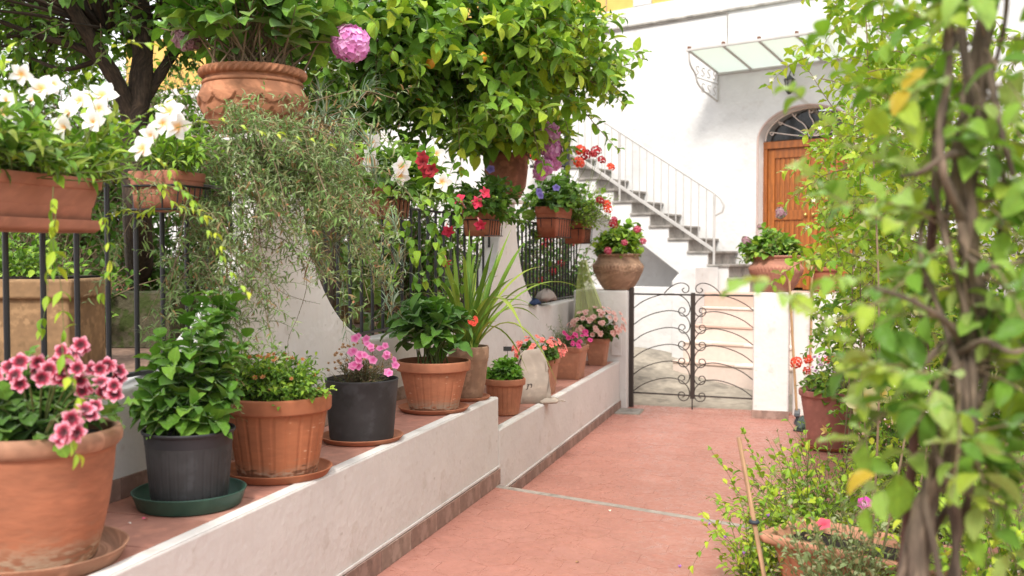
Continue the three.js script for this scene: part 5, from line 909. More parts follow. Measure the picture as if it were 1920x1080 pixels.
// rounded lattice pots on the gate pillars
function latticePot(t, m, R, H) {
  const prof = [[0.001, 0.001], [R * 0.56, 0.001], [R * 0.6, 0.012]]; for (let i = 1; i <= 30; i++) { const v = i / 30; prof.push([R * (0.6 + 0.4 * Math.pow(Math.sin(Math.min(1, v * 1.02) * PI * 0.62), 0.9) - (v > 0.75 ? (v - 0.75) * 0.55 : 0)), 0.012 + v * (H * 0.82)]); }
  mesh('pot', turned(prof, 220, 0, null, (a, y) => { const v = y / H; if (v < 0.45 || v > 0.72) return 0; const f = (v - 0.45) / 0.27, w = Math.abs(Math.sin(a * 11 + 0)) - f, w2 = Math.abs(Math.sin(a * 11 + PI / 2)) - f; return 0.009 * (Math.exp(-w * w * 40) + Math.exp(-w2 * w2 * 40)); }), m, t);
  const last = prof[prof.length - 1], r = last[0], y = last[1];
  mesh('rim', turned([[r - 0.002, y - 0.004], [r + 0.006, y + 0.004], [r - 0.004, y + 0.012], [r + 0.002, y + H * 0.06], [r + 0.018, H - 0.012], [r + 0.016, H], [r, H], [r - 0.012, H - 0.03], [r - 0.015, y - 0.02]], 180, 0, null, (a, yy) => yy > H * 0.95 ? 0.0025 * Math.sin(a * 44) : 0), m, t);
  mesh('soil', new THREE.CircleGeometry(r - 0.012, 24).rotateX(-PI / 2), MT.soil, t, [0, H - 0.03, 0]);
}
{
  const p = [-1.79, 0.998, -9.55], t = thing('lattice_pot', 'round sandy terracotta lattice pot with bright green hydrangea on the ledge end block', 'potted plant', p); latticePot(t, claySand, 0.24, 0.35);
  const P = new Plant(t), b = V(p[0], 1.31, p[2]);
  P.mound(b, V(p[0] + 0.04, 1.42, p[2]), [0.27, 0.27, 0.26], 60, { leaf: 0.095, geos: LG.broad, cols: [...G.fresh, [0.26, 0.42, 0.05], [0.1, 0.22, 0.03]], n: 4, pairs: true, droop: 0.4, from: 0.45, r: 0.003, low: 0.2 });
  const h = hydHead([[0.5, 0.04, 0.1], [0.6, 0.14, 0.2], [0.42, 0.03, 0.07]], 0.055, 50, 0.6); for (const q of [[-1.668, 1.45, -9.219], [-1.501, 1.464, -9.269], [-1.761, 1.664, -9.199], [-1.805, 1.375, -9.122], [-1.563, 1.575, -9.307]]) flower(t, 'flower_head', h, q, facing(0.7, 0.3), rr(0.45, 0.7));
  P.finish({ pieces: 180 });
}
{
  const p = [-0.3, 1.002, -9.33], t = thing('lattice_pot', 'round red terracotta lattice pot of hydrangea in front of the door', 'potted plant', p); latticePot(t, clay([0.5, 0.22, 0.145], false), 0.235, 0.33);
  const P = new Plant(t), b = V(p[0], 1.3, p[2]);
  P.mound(b, V(p[0] - 0.03, 1.36, p[2]), [0.33, 0.27, 0.26], 60, { leaf: 0.09, geos: LG.broad, cols: [...G.mid, ...G.fresh, [0.3, 0.36, 0.12]], n: 4, pairs: true, droop: 0.4, from: 0.45, r: 0.003, low: 0.1 });
  for (const [q, s] of [[[-0.563, 1.462, -9.342], 0.55], [[-0.265, 1.729, -9.545], 0.6], [[-0.279, 1.695, -9.54], 0.4], [[-0.452, 1.596, -9.484], 0.3]]) flower(t, 'flower_head', faded, q, facing(0.6, 0.3), s);
  P.finish({ pieces: 160 });
}
{
  const p = [[0.118, 1.054, -9.5][0], 0.986, -9.5], t = thing('small_round_pot', 'small plain terracotta pot on the low wall beyond the brooms', 'potted plant', p); roundPot(t, clay([0.45, 0.15, 0.08]), { r0: 0.09, r1: 0.14, h: 0.24, rim: 0.035 });
  const P = new Plant(t), b = V(p[0], 1.2, p[2]); P.mound(b, V(p[0], 1.27, p[2]), [0.2, 0.2, 0.18], 34, { leaf: 0.05, geos: LG.ovate, cols: [...G.fresh, ...G.mid], n: 7, droop: 0.4, from: 0.3, r: 0.002 }); P.finish({ pieces: 60 });
}

// ---------------------------------------------------------------- garden behind the railings
{
  const p = [-4.283, 0.7, -4.592], t = thing('garden_trough', 'broad tan cement planter of leafy ground plants behind the wide barred railing', 'planter', p, 0.25), m = mat([0.36, 0.22, 0.11], 0.9, { map: T.clayOld, bumpMap: T.grain, bumpScale: 0.002 });
  mesh('trough', at(box(0.78, 0.42, 0.45, 0.015, 2), 0, 0.21, 0), m, t); mesh('rim', at(box(0.84, 0.11, 0.51, 0.02, 2), 0, 0.455, 0), m, t); mesh('soil', at(box(0.74, 0.02, 0.41, 0), 0, 0.512, 0), MT.soil, t);
  const t2 = thing('ground_shrub', 'leafy bright green plants filling the tan cement planter', 'shrub', [p[0], 1.21, p[2]]), P = new Plant(t2); P.mound(V(p[0], 1.2, p[2]), V(p[0], 1.22, p[2]), [0.46, 0.34, 0.34], 90, { leaf: 0.05, geos: LG.ovate, cols: [...G.fresh, ...G.mid], n: 8, droop: 0.3, from: 0.2, r: 0.002 }); P.finish({ pieces: 120 });
}
{
  const p = [-4.525, 0.7, -5.952]; const g = new THREE.BoxGeometry(0.62, 0.38, 0.4, 14, 9, 9), a = g.attributes.position; for (let i = 0; i < a.count; i++) { const x = a.getX(i), y = a.getY(i), z = a.getZ(i), n = fB(x * 0.9 + 0.3, y * 0.9 + z * 0.7) - 0.5; a.setXYZ(i, x * (1 + n * 0.12), y * (1 + n * 0.16), z * (1 + n * 0.12)); } g.computeVertexNormals();
  const moss = tex(256, (u, v) => { const n = fB(u, v), e = fE(u, v); return mix3([0.28, 0.26, 0.19], [0.2, 0.24, 0.08], sm(0.42, 0.6, n * 0.6 + e * 0.4)); });
  const t = thing('stone_block', 'rough mossy stone block behind the railing beside the tan planter', 'stone block', p, 0.2); mesh('stone', at(metreUV(g), 0, 0.19, 0), mat([1, 1, 1], 1, { map: moss, bumpMap: rep(T.grain, 2), bumpScale: 0.012 }), t);
}
{
  const p = [-9.414, 0.7, -12.076], t = thing('garden_pot', 'plain terracotta pot standing in the shade below the citrus tree', 'potted plant', [p[0], 0.7, p[2]]); roundPot(t, boxClay, { r0: 0.17, r1: 0.24, h: 0.42, rim: 0.07 });
  const P = new Plant(t); P.mound(V(p[0], 1.1, p[2]), V(p[0], 1.12, p[2]), [0.4, 0.5, 0.35], 22, { leaf: 0.13, geos: LG.broad, cols: G.dark, n: 4, droop: 0.4, from: 0.4, r: 0.004 }); P.finish({ pieces: 60 });
}
{ // climbing leaves on the second railing
  const t = thing('railing_vine', 'broad leaved vine climbing behind the second railing', 'vine', [-2.637, 0.935, -5.671]), P = new Plant(t), b = V([-2.636, 0.802, -5.666]);
  for (const pts of [[[-2.496, 0.847, -5.187], [-2.513, 1.03, -5.189], [-2.544, 1.213, -5.187], [-2.502, 1.396, -5.206], [-2.547, 1.579, -5.199]], [[-2.466, 0.838, -5.301], [-2.438, 1.055, -5.317], [-2.485, 1.272, -5.311], [-2.442, 1.459, -5.33]], [[-2.458, 0.82, -5.511], [-2.446, 1.077, -5.524], [-2.479, 1.334, -5.524], [-2.404, 1.527, -5.553]], [[-2.413, 0.95, -8.455], [-2.438, 1.232, -8.457], [-2.35, 1.468, -8.492], [-2.398, 1.703, -8.487]]]) strand(P, pts, { n: 14, leaf: 0.13, geos: LG.round, cols: [[0.19, 0.32, 0.04], [0.13, 0.25, 0.03], [0.1, 0.2, 0.03]], single: true, r: 0.004, stem: MT.stemBrown, tr: 0.5 });
  P.finish({ pieces: 60 });
}
{
  const t = thing('ochre_wall', 'low ochre garden wall seen through the second railing', 'wall', [-4.3, 0.7, -8.4], 0.1); mesh('plaster_body', at(box(2.2, 0.7, 0.18, 0.02, 2), 0, 0.35, 0), mat([0.42, 0.27, 0.12], 0.9, { map: T.clayOld, bumpMap: T.plasterBump, bumpScale: 0.006 }), t);
}
for (const [c, r, label, n, leaf, cols, geos] of [
  [[-6.148, 1.767, -6.737], [1.0, 1.1, 0.8], 'dark evergreen shrub at the back of the garden behind the long trough', 150, 0.075, [...G.dark, ...G.mid], LG.ovate],
  [[-4.89, 1.757, -6.905], [0.75, 1.1, 0.8], 'dark leafy shrub behind the citrus trunk', 110, 0.09, G.dark, LG.broad],
  [[-4.244, 2.018, -7.735], [0.75, 1.0, 0.8], 'dense dark shrub behind the pink hydrangea head', 110, 0.08, [...G.dark, ...G.mid], LG.ovate],
  [[-7.2, 2.876, -8.342], [1.9, 1.0, 0.6], 'tall dark hedge at the back of the garden under the yellow house', 620, 0.11, [...G.dark, ...G.mid], LG.ovate],
  [[-5.296, 2.845, -8.703], [1.3, 0.9, 0.6], 'tall dark hedge behind the bowl of hydrangea', 520, 0.11, [...G.dark, ...G.mid], LG.ovate],
  [[-3.265, 1.679, -7.599], [0.75, 0.7, 0.4], 'shaded leafy shrub before the low ochre wall', 150, 0.1, [...G.dark, ...G.mid], LG.ovate],
  [[-3.025, 1.528, -9.023], [0.8, 0.75, 0.7], 'mid green shrub behind the trough of red trumpets', 110, 0.08, [...G.dark, ...G.mid], LG.ovate],
  [[-2.64, 1.378, -10.283], [0.6, 0.7, 0.7], 'dark shrub with red blooms behind the close barred railing', 110, 0.07, G.dark, LG.ovate],
  [[-4.955, 1.184, -5.716], [0.8, 0.45, 0.4], 'low leafy shrub beside the mossy stone block', 90, 0.06, G.mid, LG.ovate]]) {
  const t = thing('garden_shrub', label, 'shrub', [c[0], 0.7, c[2]], 0, 'shrubs behind the railings'), P = new Plant(t); P.mound(V(c[0], 0.75, c[2]), V(c[0], Math.max(0.9, c[1] - 0.1), c[2]), r, n, { leaf, geos, cols, n: 12, droop: 0.4, from: 0.25, r: 0.006, low: 0.6, stem: MT.stemBrown });
  if (label.includes('red blooms')) for (let i = 0; i < 7; i++) flower(t, 'flower_head', gerDark, [c[0] + rr(-0.2, 0.5), c[1] + rr(-0.3, 0.4), c[2] + rr(0.3, 0.6)], facing(0.5, 0.4), 0.8);
  P.finish({ pieces: 50 });
}

// ---------------------------------------------------------------- citrus trees
function crown(P, lobes) {
  for (const { c, r, twigs, cols, leaf = 0.095, geos = LG.ovate, hub, n = 10, inner = 0.35 } of lobes) {
    const C = V(c), H = V(hub);
    for (let i = 0; i < twigs; i++) {
      const a = rnd() * 2 * PI, y = rr(-1, 1), s = Math.sqrt(1 - y * y), q = Math.pow(rr(inner, 1), 0.6), p = C.clone().add(V(Math.cos(a) * s * r[0] * q, y * r[1] * q, Math.sin(a) * s * r[2] * q));
      const d = p.clone().sub(H).normalize().add(V(rr(-0.6, 0.6), rr(-0.5, 0.4), rr(-0.6, 0.6))).normalize();
      P.sprig(p.clone().addScaledVector(d, -0.12), d, rr(0.2, 0.36), { leaf, geos, cols, n, droop: 0.7, from: 0.1, r: 0.0035, spread: 0.95, stem: MT.stemBrown, tr: 0.42, wide: 0.92 });
      if (i % 7 === 0) P.stem(smooth([H, H.clone().lerp(p, 0.5).add(V(rr(-0.1, 0.1), rr(-0.05, 0.15), rr(-0.1, 0.1))), p], 7), 0.02, 0.005, MT.barkDark, 5);
    }
  }
}
{
  const b = [-9.216, 0.7, -12.136], t = thing('citrus_tree', 'old dark trunked citrus tree with forked limbs behind the white mandevilla', 'tree', [b[0], 0.7, b[2]]), P = new Plant(t), off = t.position;
  const limb = (pts, r) => { const q = smooth(pts, 18).map((p) => p.sub(off)); return tube(q, q.map((_, i) => lerp(r[0], r[1], i / 18) * (1 + 0.08 * Math.sin(i * 2.3))), 10); };
  const tr = mesh('trunk', limb([V(b[0], 0.62, b[2]), V([-4.341, 1.547, -5.704]), V([-4.374, 2.121, -5.715]), V([-4.336, 2.408, -5.737]), V([-4.384, 2.861, -5.844]), V([-4.499, 3.326, -5.93])], [0.1, 0.06]), MT.barkDark, t);
  for (const [pts, r] of [[[[-4.375, 2.193, -5.718], [-4.407, 2.463, -5.613], [-4.483, 2.69, -5.494], [-4.548, 2.909, -5.378], [-4.609, 3.154, -5.264]], [0.06, 0.04]], [[[-4.359, 2.3, -5.726], [-4.27, 2.569, -5.867], [-4.219, 2.905, -6.104], [-4.1, 3.231, -6.256]], [0.045, 0.025]], [[[-4.449, 2.569, -5.604], [-4.583, 2.69, -5.464], [-4.817, 2.759, -5.397], [-5.007, 2.84, -5.238]], [0.032, 0.014]], [[[-4.393, 2.715, -5.836], [-4.82, 2.988, -6.135], [-5.144, 3.113, -6.251]], [0.03, 0.015]], [[[-4.501, 2.64, -5.592], [-4.898, 2.606, -5.68], [-5.258, 2.718, -5.785]], [0.02, 0.01]]]) mesh('limb', limb(pts.map((p) => V(p)), r), MT.barkDark, t);
  crown(P, [
    { c: [-4.761, 3.275, -5.537], r: [0.95, 0.6, 0.9], hub: [-4.485, 2.816, -5.603], twigs: 330, cols: [...G.dark, ...G.mid], leaf: 0.085 },
    { c: [-3.879, 3.289, -6.115], r: [0.8, 0.65, 0.8], hub: [-4.265, 2.957, -5.987], twigs: 300, cols: [...G.dark, ...G.mid], leaf: 0.085 },
    { c: [-5.712, 2.994, -6.077], r: [0.7, 0.5, 0.7], hub: [-5.045, 2.905, -5.856], twigs: 170, cols: [...G.mid, ...G.dark, ...G.fresh], leaf: 0.08 },
    { c: [-3.76, 2.916, -6.868], r: [0.5, 0.7, 0.6], hub: [-4.026, 3.05, -6.48], twigs: 200, cols: [...G.dark, ...G.mid], leaf: 0.09 }]);
  P.finish({ pieces: 200, massName: 'crown' });
}
{
  const b = [-3.35, 0.7, -6.4], t = thing('lemon_tree', 'leafy citrus tree with ripening fruit arching over the second railing', 'tree', b), P = new Plant(t), off = t.position;
  const limb = (pts, r) => { const q = smooth(pts, 18).map((p) => p.sub(off)); return tube(q, q.map((_, i) => lerp(r[0], r[1], i / 18)), 9); };
  mesh('trunk', limb([V(-3.35, 0.62, -6.4), V(-3.3, 1.3, -6.45), V(-3.2, 1.9, -6.5), V([-2.677, 2.949, -6.777])], [0.075, 0.045]), MT.barkDark, t);
  for (const [pts, r] of [[[[-2.677, 2.949, -6.777], [-2.318, 2.957, -6.571], [-2.005, 2.861, -6.557], [-1.691, 2.775, -6.962]], [0.04, 0.012]], [[[-2.677, 2.949, -6.777], [-2.725, 2.816, -6.131], [-2.815, 2.86, -5.687]], [0.035, 0.012]], [[[-2.677, 2.949, -6.777], [-2.498, 3.205, -6.631], [-2.36, 3.548, -6.58]], [0.035, 0.015]], [[[-2.675, 2.757, -6.77], [-2.595, 2.569, -6.37], [-2.28, 2.481, -6.147]], [0.03, 0.01]]]) mesh('limb', limb(pts.map((p) => V(p)), r), MT.barkDark, t);
  crown(P, [
    { c: [-2.512, 2.875, -5.988], r: [0.62, 0.55, 0.6], hub: [-2.598, 2.861, -6.379], twigs: 150, cols: [...G.mid, ...G.dark, ...G.fresh], leaf: 0.13 },
    { c: [-2.115, 2.816, -6.314], r: [0.6, 0.6, 0.6], hub: [-2.249, 2.861, -6.484], twigs: 130, cols: [...G.mid, ...G.mid, ...G.fresh], leaf: 0.135 },
    { c: [-1.858, 2.92, -6.708], r: [0.4, 0.55, 0.5], hub: [-2.07, 2.883, -6.643], twigs: 95, cols: [...G.fresh, ...G.lime], leaf: 0.115 },
    { c: [-1.696, 2.776, -7.065], r: [0.28, 0.28, 0.36], hub: [-1.883, 2.755, -6.799], twigs: 75, cols: [...G.fresh, ...G.lime, ...G.mid], leaf: 0.08, inner: 0.1 },
    { c: [-1.515, 2.756, -7.327], r: [0.16, 0.2, 0.25], hub: [-1.751, 2.757, -7.047], twigs: 26, cols: [...G.fresh, ...G.lime], leaf: 0.075, inner: 0.1 },
    { c: [-1.831, 3.335, -7.044], r: [0.32, 0.4, 0.4], hub: [-2.029, 3.055, -6.766], twigs: 70, cols: [...G.lime, ...G.fresh], leaf: 0.085 },
    { c: [-2.653, 2.428, -6.138], r: [0.42, 0.3, 0.45], hub: [-2.6, 2.772, -6.48], twigs: 80, cols: [...G.dark, ...G.mid], leaf: 0.105 },
    { c: [-2.032, 2.661, -6.646], r: [0.32, 0.28, 0.4], hub: [-2.104, 2.809, -6.63], twigs: 40, cols: [...G.mid, ...G.fresh], leaf: 0.11 }]);
  const shoots = [...G.fresh, ...G.fresh, ...G.mid, ...G.lime];
  for (const q of [[-1.69, 2.737, -6.229], [-1.582, 2.724, -6.366], [-1.506, 2.816, -6.496], [-1.445, 2.679, -6.719], [-1.343, 2.68, -6.958], [-1.893, 2.86, -5.964], [-1.753, 2.532, -6.203], [-1.824, 2.615, -6.08], [-1.616, 2.387, -6.656], [-1.494, 2.874, -6.606], [-1.623, 2.669, -6.247], [-2.012, 2.394, -5.702], [-1.951, 2.281, -5.821], [-2.071, 2.534, -5.585], [-1.916, 2.176, -6.037], [-2.11, 2.087, -6.08], [-2.068, 2.701, -5.488], [-2.237, 2.738, -5.334], [-2.37, 2.684, -5.188], [-2.47, 2.719, -5.055], [-1.797, 2.86, -5.993], [-1.724, 2.943, -6.226], [-1.892, 2.683, -5.749], [-1.638, 2.498, -6.445], [-1.811, 2.307, -6.282], [-2.236, 2.196, -5.837], [-2.186, 2.607, -5.449], [-2.373, 2.408, -5.49], [-1.535, 2.55, -6.791], [-1.471, 2.585, -7.021]]) for (let k = 0; k < 2; k++) P.sprig(V(q).add(V(rr(-0.06, 0.06), rr(-0.06, 0.06), rr(-0.06, 0.06))), V(rr(0.1, 0.9), rr(-0.2, 0.8), rr(0, 0.8)), rr(0.16, 0.26), { leaf: rr(0.1, 0.15), geos: LG.ovate, cols: shoots, n: 7, droop: 0.7, from: 0.1, r: 0.003, spread: 0.85, tr: 0.5, stem: MT.stem });
  for (const [q, d] of [[[-1.488, 2.793, -6.919], [0.9, 0.1, 0.1]], [[-1.543, 2.585, -6.999], [0.9, -0.2, 0.2]], [[-1.559, 2.357, -6.986], [0.7, -0.6, 0.2]], [[-1.598, 2.98, -6.893], [0.9, 0.3, 0.1]], [[-1.492, 2.718, -7.124], [1, 0.05, 0.3]], [[-1.663, 2.287, -6.848], [0.5, -0.9, 0.3]], [[-1.454, 2.603, -7.131], [0.8, -0.3, 0.4]], [[-1.824, 2.205, -6.588], [0.3, -0.9, 0.5]], [[-2.177, 2.189, -6.063], [0.1, -0.9, 0.5]], [[-2.617, 2.163, -5.721], [0, -0.9, 0.4]]]) P.sprig(V(q), V(d), rr(0.3, 0.42), { leaf: 0.09, geos: LG.ovate, cols: [...G.fresh, ...G.lime, ...G.mid], n: 12, droop: 0.7, from: 0.1, r: 0.004, spread: 0.9, tr: 0.5, stem: MT.stemBrown });
  const peel = mat([0.72, 0.3, 0.02], 0.5, { bumpMap: T.grain, bumpScale: 0.001 });
  for (const q of [[-2.093, 2.807, -5.902], [-2.244, 2.512, -5.742], [-1.954, 2.561, -5.883], [-2.446, 2.548, -5.63], [-2.384, 2.352, -5.903]]) { const g = new THREE.SphereGeometry(0.029, 14, 10); g.scale(1, 1.15, 1); const m = mesh('fruit', g, peel, t); m.position.copy(V(q)).sub(off); }
  P.finish({ pieces: 300, massName: 'crown' });
}
{ // iron frame that carries the tree
  const t = thing('iron_pergola', 'black iron pergola post and cross rails below the citrus crown', 'pergola', [-2.6, 0.7, -10.78]), o = t.position, L = (p) => V(p).sub(o);
  mesh('post', rod([[0, 0, 0], [0, 2.9, 0]], 0.034, 10), MT.iron, t);
  mesh('post', rod([L([-2.91, 1.633, -9.166]), L([-2.927, 3.328, -9.222])], 0.022, 8), MT.iron, t);
  for (const y of [0, -0.1]) mesh('cross_rail', rod([L([-4.258, 2.593, -8.588]).add(V(0, y, 0)), L([-2.678, 2.593, -7.961]).add(V(0, y, 0))], 0.013, 6), MT.iron, t);
  mesh('brace', rod([[0, 1.75, 0], [-0.3, 1.75, 0.2], [-0.7, 1.9, 0.5], [-1.0, 2.2, 0.8]], 0.015, 6, 14), MT.iron, t);
  mesh('brace', rod([[0, 1.62, 0], [-0.35, 1.6, 0.25]], 0.02, 6), MT.iron, t);
}

// ---------------------------------------------------------------- plants on the other side of the path
{
  const p = [0.17, -0.126, -7.95];
  saucer('terracotta saucer on the path under the rosy flower pot', p, 0.25, 0.03, clayNew).userData.group = undefined;
  const t = thing('mixed_flower_pot', 'large rosy plastic pot of red and white flowers on the lower path', 'potted plant', [p[0], -0.116, p[2]]);
  roundPot(t, clay([0.46, 0.19, 0.15]), { r0: 0.175, r1: 0.25, h: 0.43, rim: 0.045 });
  const P = new Plant(t), b = V(p[0], 0.28, p[2]);
  P.mound(b, V(p[0], 0.33, p[2]), [0.3, 0.3, 0.28], 50, { leaf: 0.055, geos: LG.ovate, cols: [...G.mid, ...G.grey], n: 6, droop: 0.4, from: 0.3, r: 0.0025 });
  P.mound(b, V(p[0] + 0.1, 0.3, p[2] + 0.1), [0.3, 0.2, 0.2], 14, { leaf: 0.13, geos: LG.broad, cols: G.mid, n: 3, droop: 0.5, from: 0.5, r: 0.004 });
  for (const [q, s] of [[[-0.098, 0.516, -7.88], 0.9], [[-0.013, 0.54, -7.906], 0.7], [[-0.02, 0.461, -7.849], 0.6], [[0.165, 0.538, -8.064], 0.8], [[0.125, 0.522, -8.051], 0.6]]) flower(t, 'flower_head', gerRed, q, [-0.3, 0.6, 0.8], s);
  const pale = floret({ n: 5, r: 0.022, ratio: 0.9, cup: 0.4, cols: [[0.5, 0.1, 0.35], [0.8, 0.72, 0.74]] }); for (let i = 0; i < 34; i++) flower(t, 'flower', pale, [p[0] + rr(-0.2, 0.3), 0.52 + rr(-0.08, 0.08), p[2] + rr(-0.1, 0.25)], [rr(-0.5, 0.3), 0.8, 0.6], rr(0.8, 1.1));
  P.finish({ pieces: 120 });
}
function broom(label, foot, top, capRGB) {
  const t = thing('broom', label, 'broom', foot, 0, 'brooms leaning by the gate pillar'), a = V(0, 0.03, 0), b = V(top).sub(t.position);
  mesh('handle', rod([a.toArray(), b.toArray()], 0.011, 8), mat([0.55, 0.36, 0.2], 0.7, { map: T.wood }), t);
  mesh('grip_cap', rod([b.clone().lerp(a, 0.07).toArray(), b.toArray()], 0.014, 8), mat(capRGB, 0.5), t);
  mesh('head', at(box(0.05, 0.04, 0.24, 0.01, 2), 0, 0.09, 0), mat([0.08, 0.09, 0.1], 0.5), t);
  for (let i = 0; i < 24; i++) mesh('bristle', rod([[rr(-0.015, 0.015), 0.07, -0.11 + i * 0.0096], [rr(-0.03, 0.03), 0.002, -0.125 + i * 0.0108]], 0.003, 4), mat([0.05, 0.06, 0.07], 0.7), t);
}
broom('broom with pale wooden handle and green cap against the gate pillar', [-0.1, -0.13, -9.0], [-0.197, 1.336, -9.186], [0.02, 0.16, 0.14]);
broom('second broom with pale wooden handle between the pillar and the shrubs', [0.0, -0.13, -9.12], [0.013, 1.23, -9.349], [0.45, 0.3, 0.18]);
{ // pair of garden clogs
  for (const [k, label] of [[0, 'dark green garden clog on the path beside the brooms'], [1, 'dark garden clog tucked behind the other clog']]) { const t = thing('garden_clog', label, 'shoe', [[-0.089, -0.13, -8.945][0] + 0.03 + k * 0.05, -0.126, -8.66 - k * 0.16], 1.4 + 0.25 * k); mesh('upper', loft([[0.11, 0.045, 0.004], [0.115, 0.05, 0.03], [0.1, 0.042, 0.06], [0.06, 0.03, 0.085], [0.01, 0.006, 0.092]].map(([a, b, y]) => Array.from({ length: 18 }, (_, i) => { const q = i / 18 * 2 * PI; return [Math.cos(q) * a + 0.015, y * (1 + 0.25 * Math.cos(q)), Math.sin(q) * b]; })), true, true), mat([0.03, 0.05, 0.04], 0.5), t); mesh('sole', at(box(0.25, 0.014, 0.1, 0.006, 2), 0.01, 0.006, 0), mat([0.02, 0.025, 0.02], 0.6), t); }
}
{ // hibiscus shrub with pale yellow flowers
  const q = [0.397, 0.324, -5.723], t = thing('hibiscus', 'hibiscus shrub with one open pale yellow bloom beside the rosy pot', 'shrub', [q[0], -0.13, q[2]]), P = new Plant(t), b = V(q[0], -0.12, q[2]);
  P.mound(b, V(q[0], 0.55, q[2]), [0.4, 0.5, 0.4], 44, { leaf: 0.09, geos: LG.broad, cols: [...G.mid, ...G.fresh], n: 7, droop: 0.4, from: 0.3, r: 0.005, low: 0.4, stem: MT.stemBrown });
  const y = floret({ n: 5, r: 0.085, ratio: 0.85, cup: 0.5, curl: 0.6, cols: [[0.72, 0.5, 0.1], [0.85, 0.78, 0.42]], twist: 0.3, seg: 6 }), w = floret({ n: 5, r: 0.06, ratio: 0.4, cup: 2.5, cols: [[0.6, 0.4, 0.08], [0.8, 0.6, 0.2]], seg: 4 });
  for (const [f, c, d, s] of [[y, [0.263, 0.616, -5.171], [-0.4, 0.25, 0.9], 1.15], [w, [0.111, 0.459, -5.224], [-0.9, 0.1, 0.4], 1], [y, [0.34, 0.641, -5.299], [0.3, 0.4, 0.8], 0.8]]) flower(t, 'flower', f, c, d, s);
  P.finish({ pieces: 160 });
}
{ // planter on the upper path with a low trailing plant
  const q = [0.105, 0.271, -3.857], t = thing('path_trough', 'terracotta trough with a wide pale rim on the upper path', 'planter', [q[0] + 0.1, 0.004, q[2] + 0.0], -0.5); const L = 0.72;
  mesh('trough', loft([roundRect(0.52, 0.2, 0.02, 0.001), roundRect(0.62, 0.27, 0.02, 0.24)], true), clayNew, t);
  mesh('rim', loft([roundRect(0.63, 0.28, 0.02, 0.235), roundRect(0.7, 0.34, 0.03, 0.25), roundRect(0.71, 0.35, 0.03, 0.275), roundRect(0.69, 0.33, 0.03, 0.284), roundRect(0.62, 0.26, 0.02, 0.278), roundRect(0.6, 0.24, 0.02, 0.2)]), clayPale, t);
  mesh('soil', loft([roundRect(0.61, 0.25, 0.02, 0.245), roundRect(0.3, 0.05, 0.01, 0.25)], false, true), MT.soil, t);
}
for (const [c, r, n, label, cols, leaf, geos] of [
  [[0.052, 0.338, -4.366], [0.44, 0.38, 0.46], 230, 'loose bright green ground plant trailing over the path edge behind the pale rimmed trough', [...G.fresh, ...G.lime, [0.34, 0.36, 0.16]], 0.042, LG.ovate],
  [[-0.193, 0.272, -4.029], [0.2, 0.26, 0.3], 46, 'sparse trailing plant with violet buds beside the bamboo cane', [...G.fresh, ...G.lime], 0.036, LG.ovate],
  [[0.147, 0.319, -3.506], [0.34, 0.3, 0.3], 210, 'dry speckled rock plant growing in front of the pale rimmed trough', [...G.grey, [0.4, 0.26, 0.14], [0.36, 0.3, 0.16], [0.16, 0.22, 0.08]], 0.028, LG.small],
  [[0.599, 0.519, -3.492], [0.36, 0.42, 0.4], 120, 'bushy lime green plant growing at the foot of the vine', [...G.lime, ...G.fresh], 0.05, LG.ovate],
  [[0.527, 0.476, -4.932], [0.45, 0.4, 0.45], 120, 'lime green leafy plant behind the twisted vine trunk', [...G.lime, ...G.fresh], 0.05, LG.ovate]]) {
  const t = thing('ground_plant', label, 'plant', [c[0], 0.004, c[2]]), P = new Plant(t); P.mound(V(c[0], 0.01, c[2]), V(c[0], c[1], c[2]), r, n, { leaf, geos, cols, n: 11, droop: 0.5, from: 0.2, r: 0.0022, low: 0.7, jit: 0.4 });
  if (label.includes('violet')) { const v = floret({ n: 4, r: 0.012, ratio: 0.6, cup: 1.6, cols: [[0.3, 0.1, 0.45], [0.45, 0.2, 0.6]], seg: 2 }); for (const q of [[-0.31, 0.233, -3.941], [-0.479, 0.118, -3.886], [-0.37, 0.285, -3.924], [-0.233, 0.201, -3.858], [-0.15, 0.317, -3.991]]) flower(t, 'flower', v, q, [0, 1, 0.3], 1.3); for (const pts of [[[-0.19, 0.296, -3.979], [-0.291, 0.337, -3.95], [-0.35, 0.254, -3.929], [-0.409, 0.17, -3.909], [-0.458, 0.066, -3.89]], [[-0.175, 0.312, -4.088], [-0.258, 0.376, -4.066], [-0.32, 0.483, -4.051], [-0.383, 0.568, -4.035]], [[-0.181, 0.417, -4.195], [-0.224, 0.527, -4.186], [-0.267, 0.637, -4.177]]]) strand(P, pts, { n: 9, leaf: 0.035, cols: [...G.lime, ...G.fresh], stem: MT.stemBrown }); }
  if (label.includes('trailing over')) { const mgt = floret({ n: 6, r: 0.03, ratio: 0.95, cup: 0.3, cols: [[0.72, 0.5, 0.6], [0.66, 0.05, 0.42]], split: 0.3 }), rd = floret({ n: 5, r: 0.03, ratio: 0.9, cup: 0.5, cols: [[0.6, 0.05, 0.1], [0.75, 0.1, 0.16]] }); flower(t, 'flower', mgt, [0.191, 0.469, -3.682], [-0.2, 0.8, 0.8], 1); flower(t, 'flower', rd, [0.055, 0.365, -3.742], [-0.2, 0.9, 0.6], 1.1); }
  P.finish({ pieces: 170 });
}
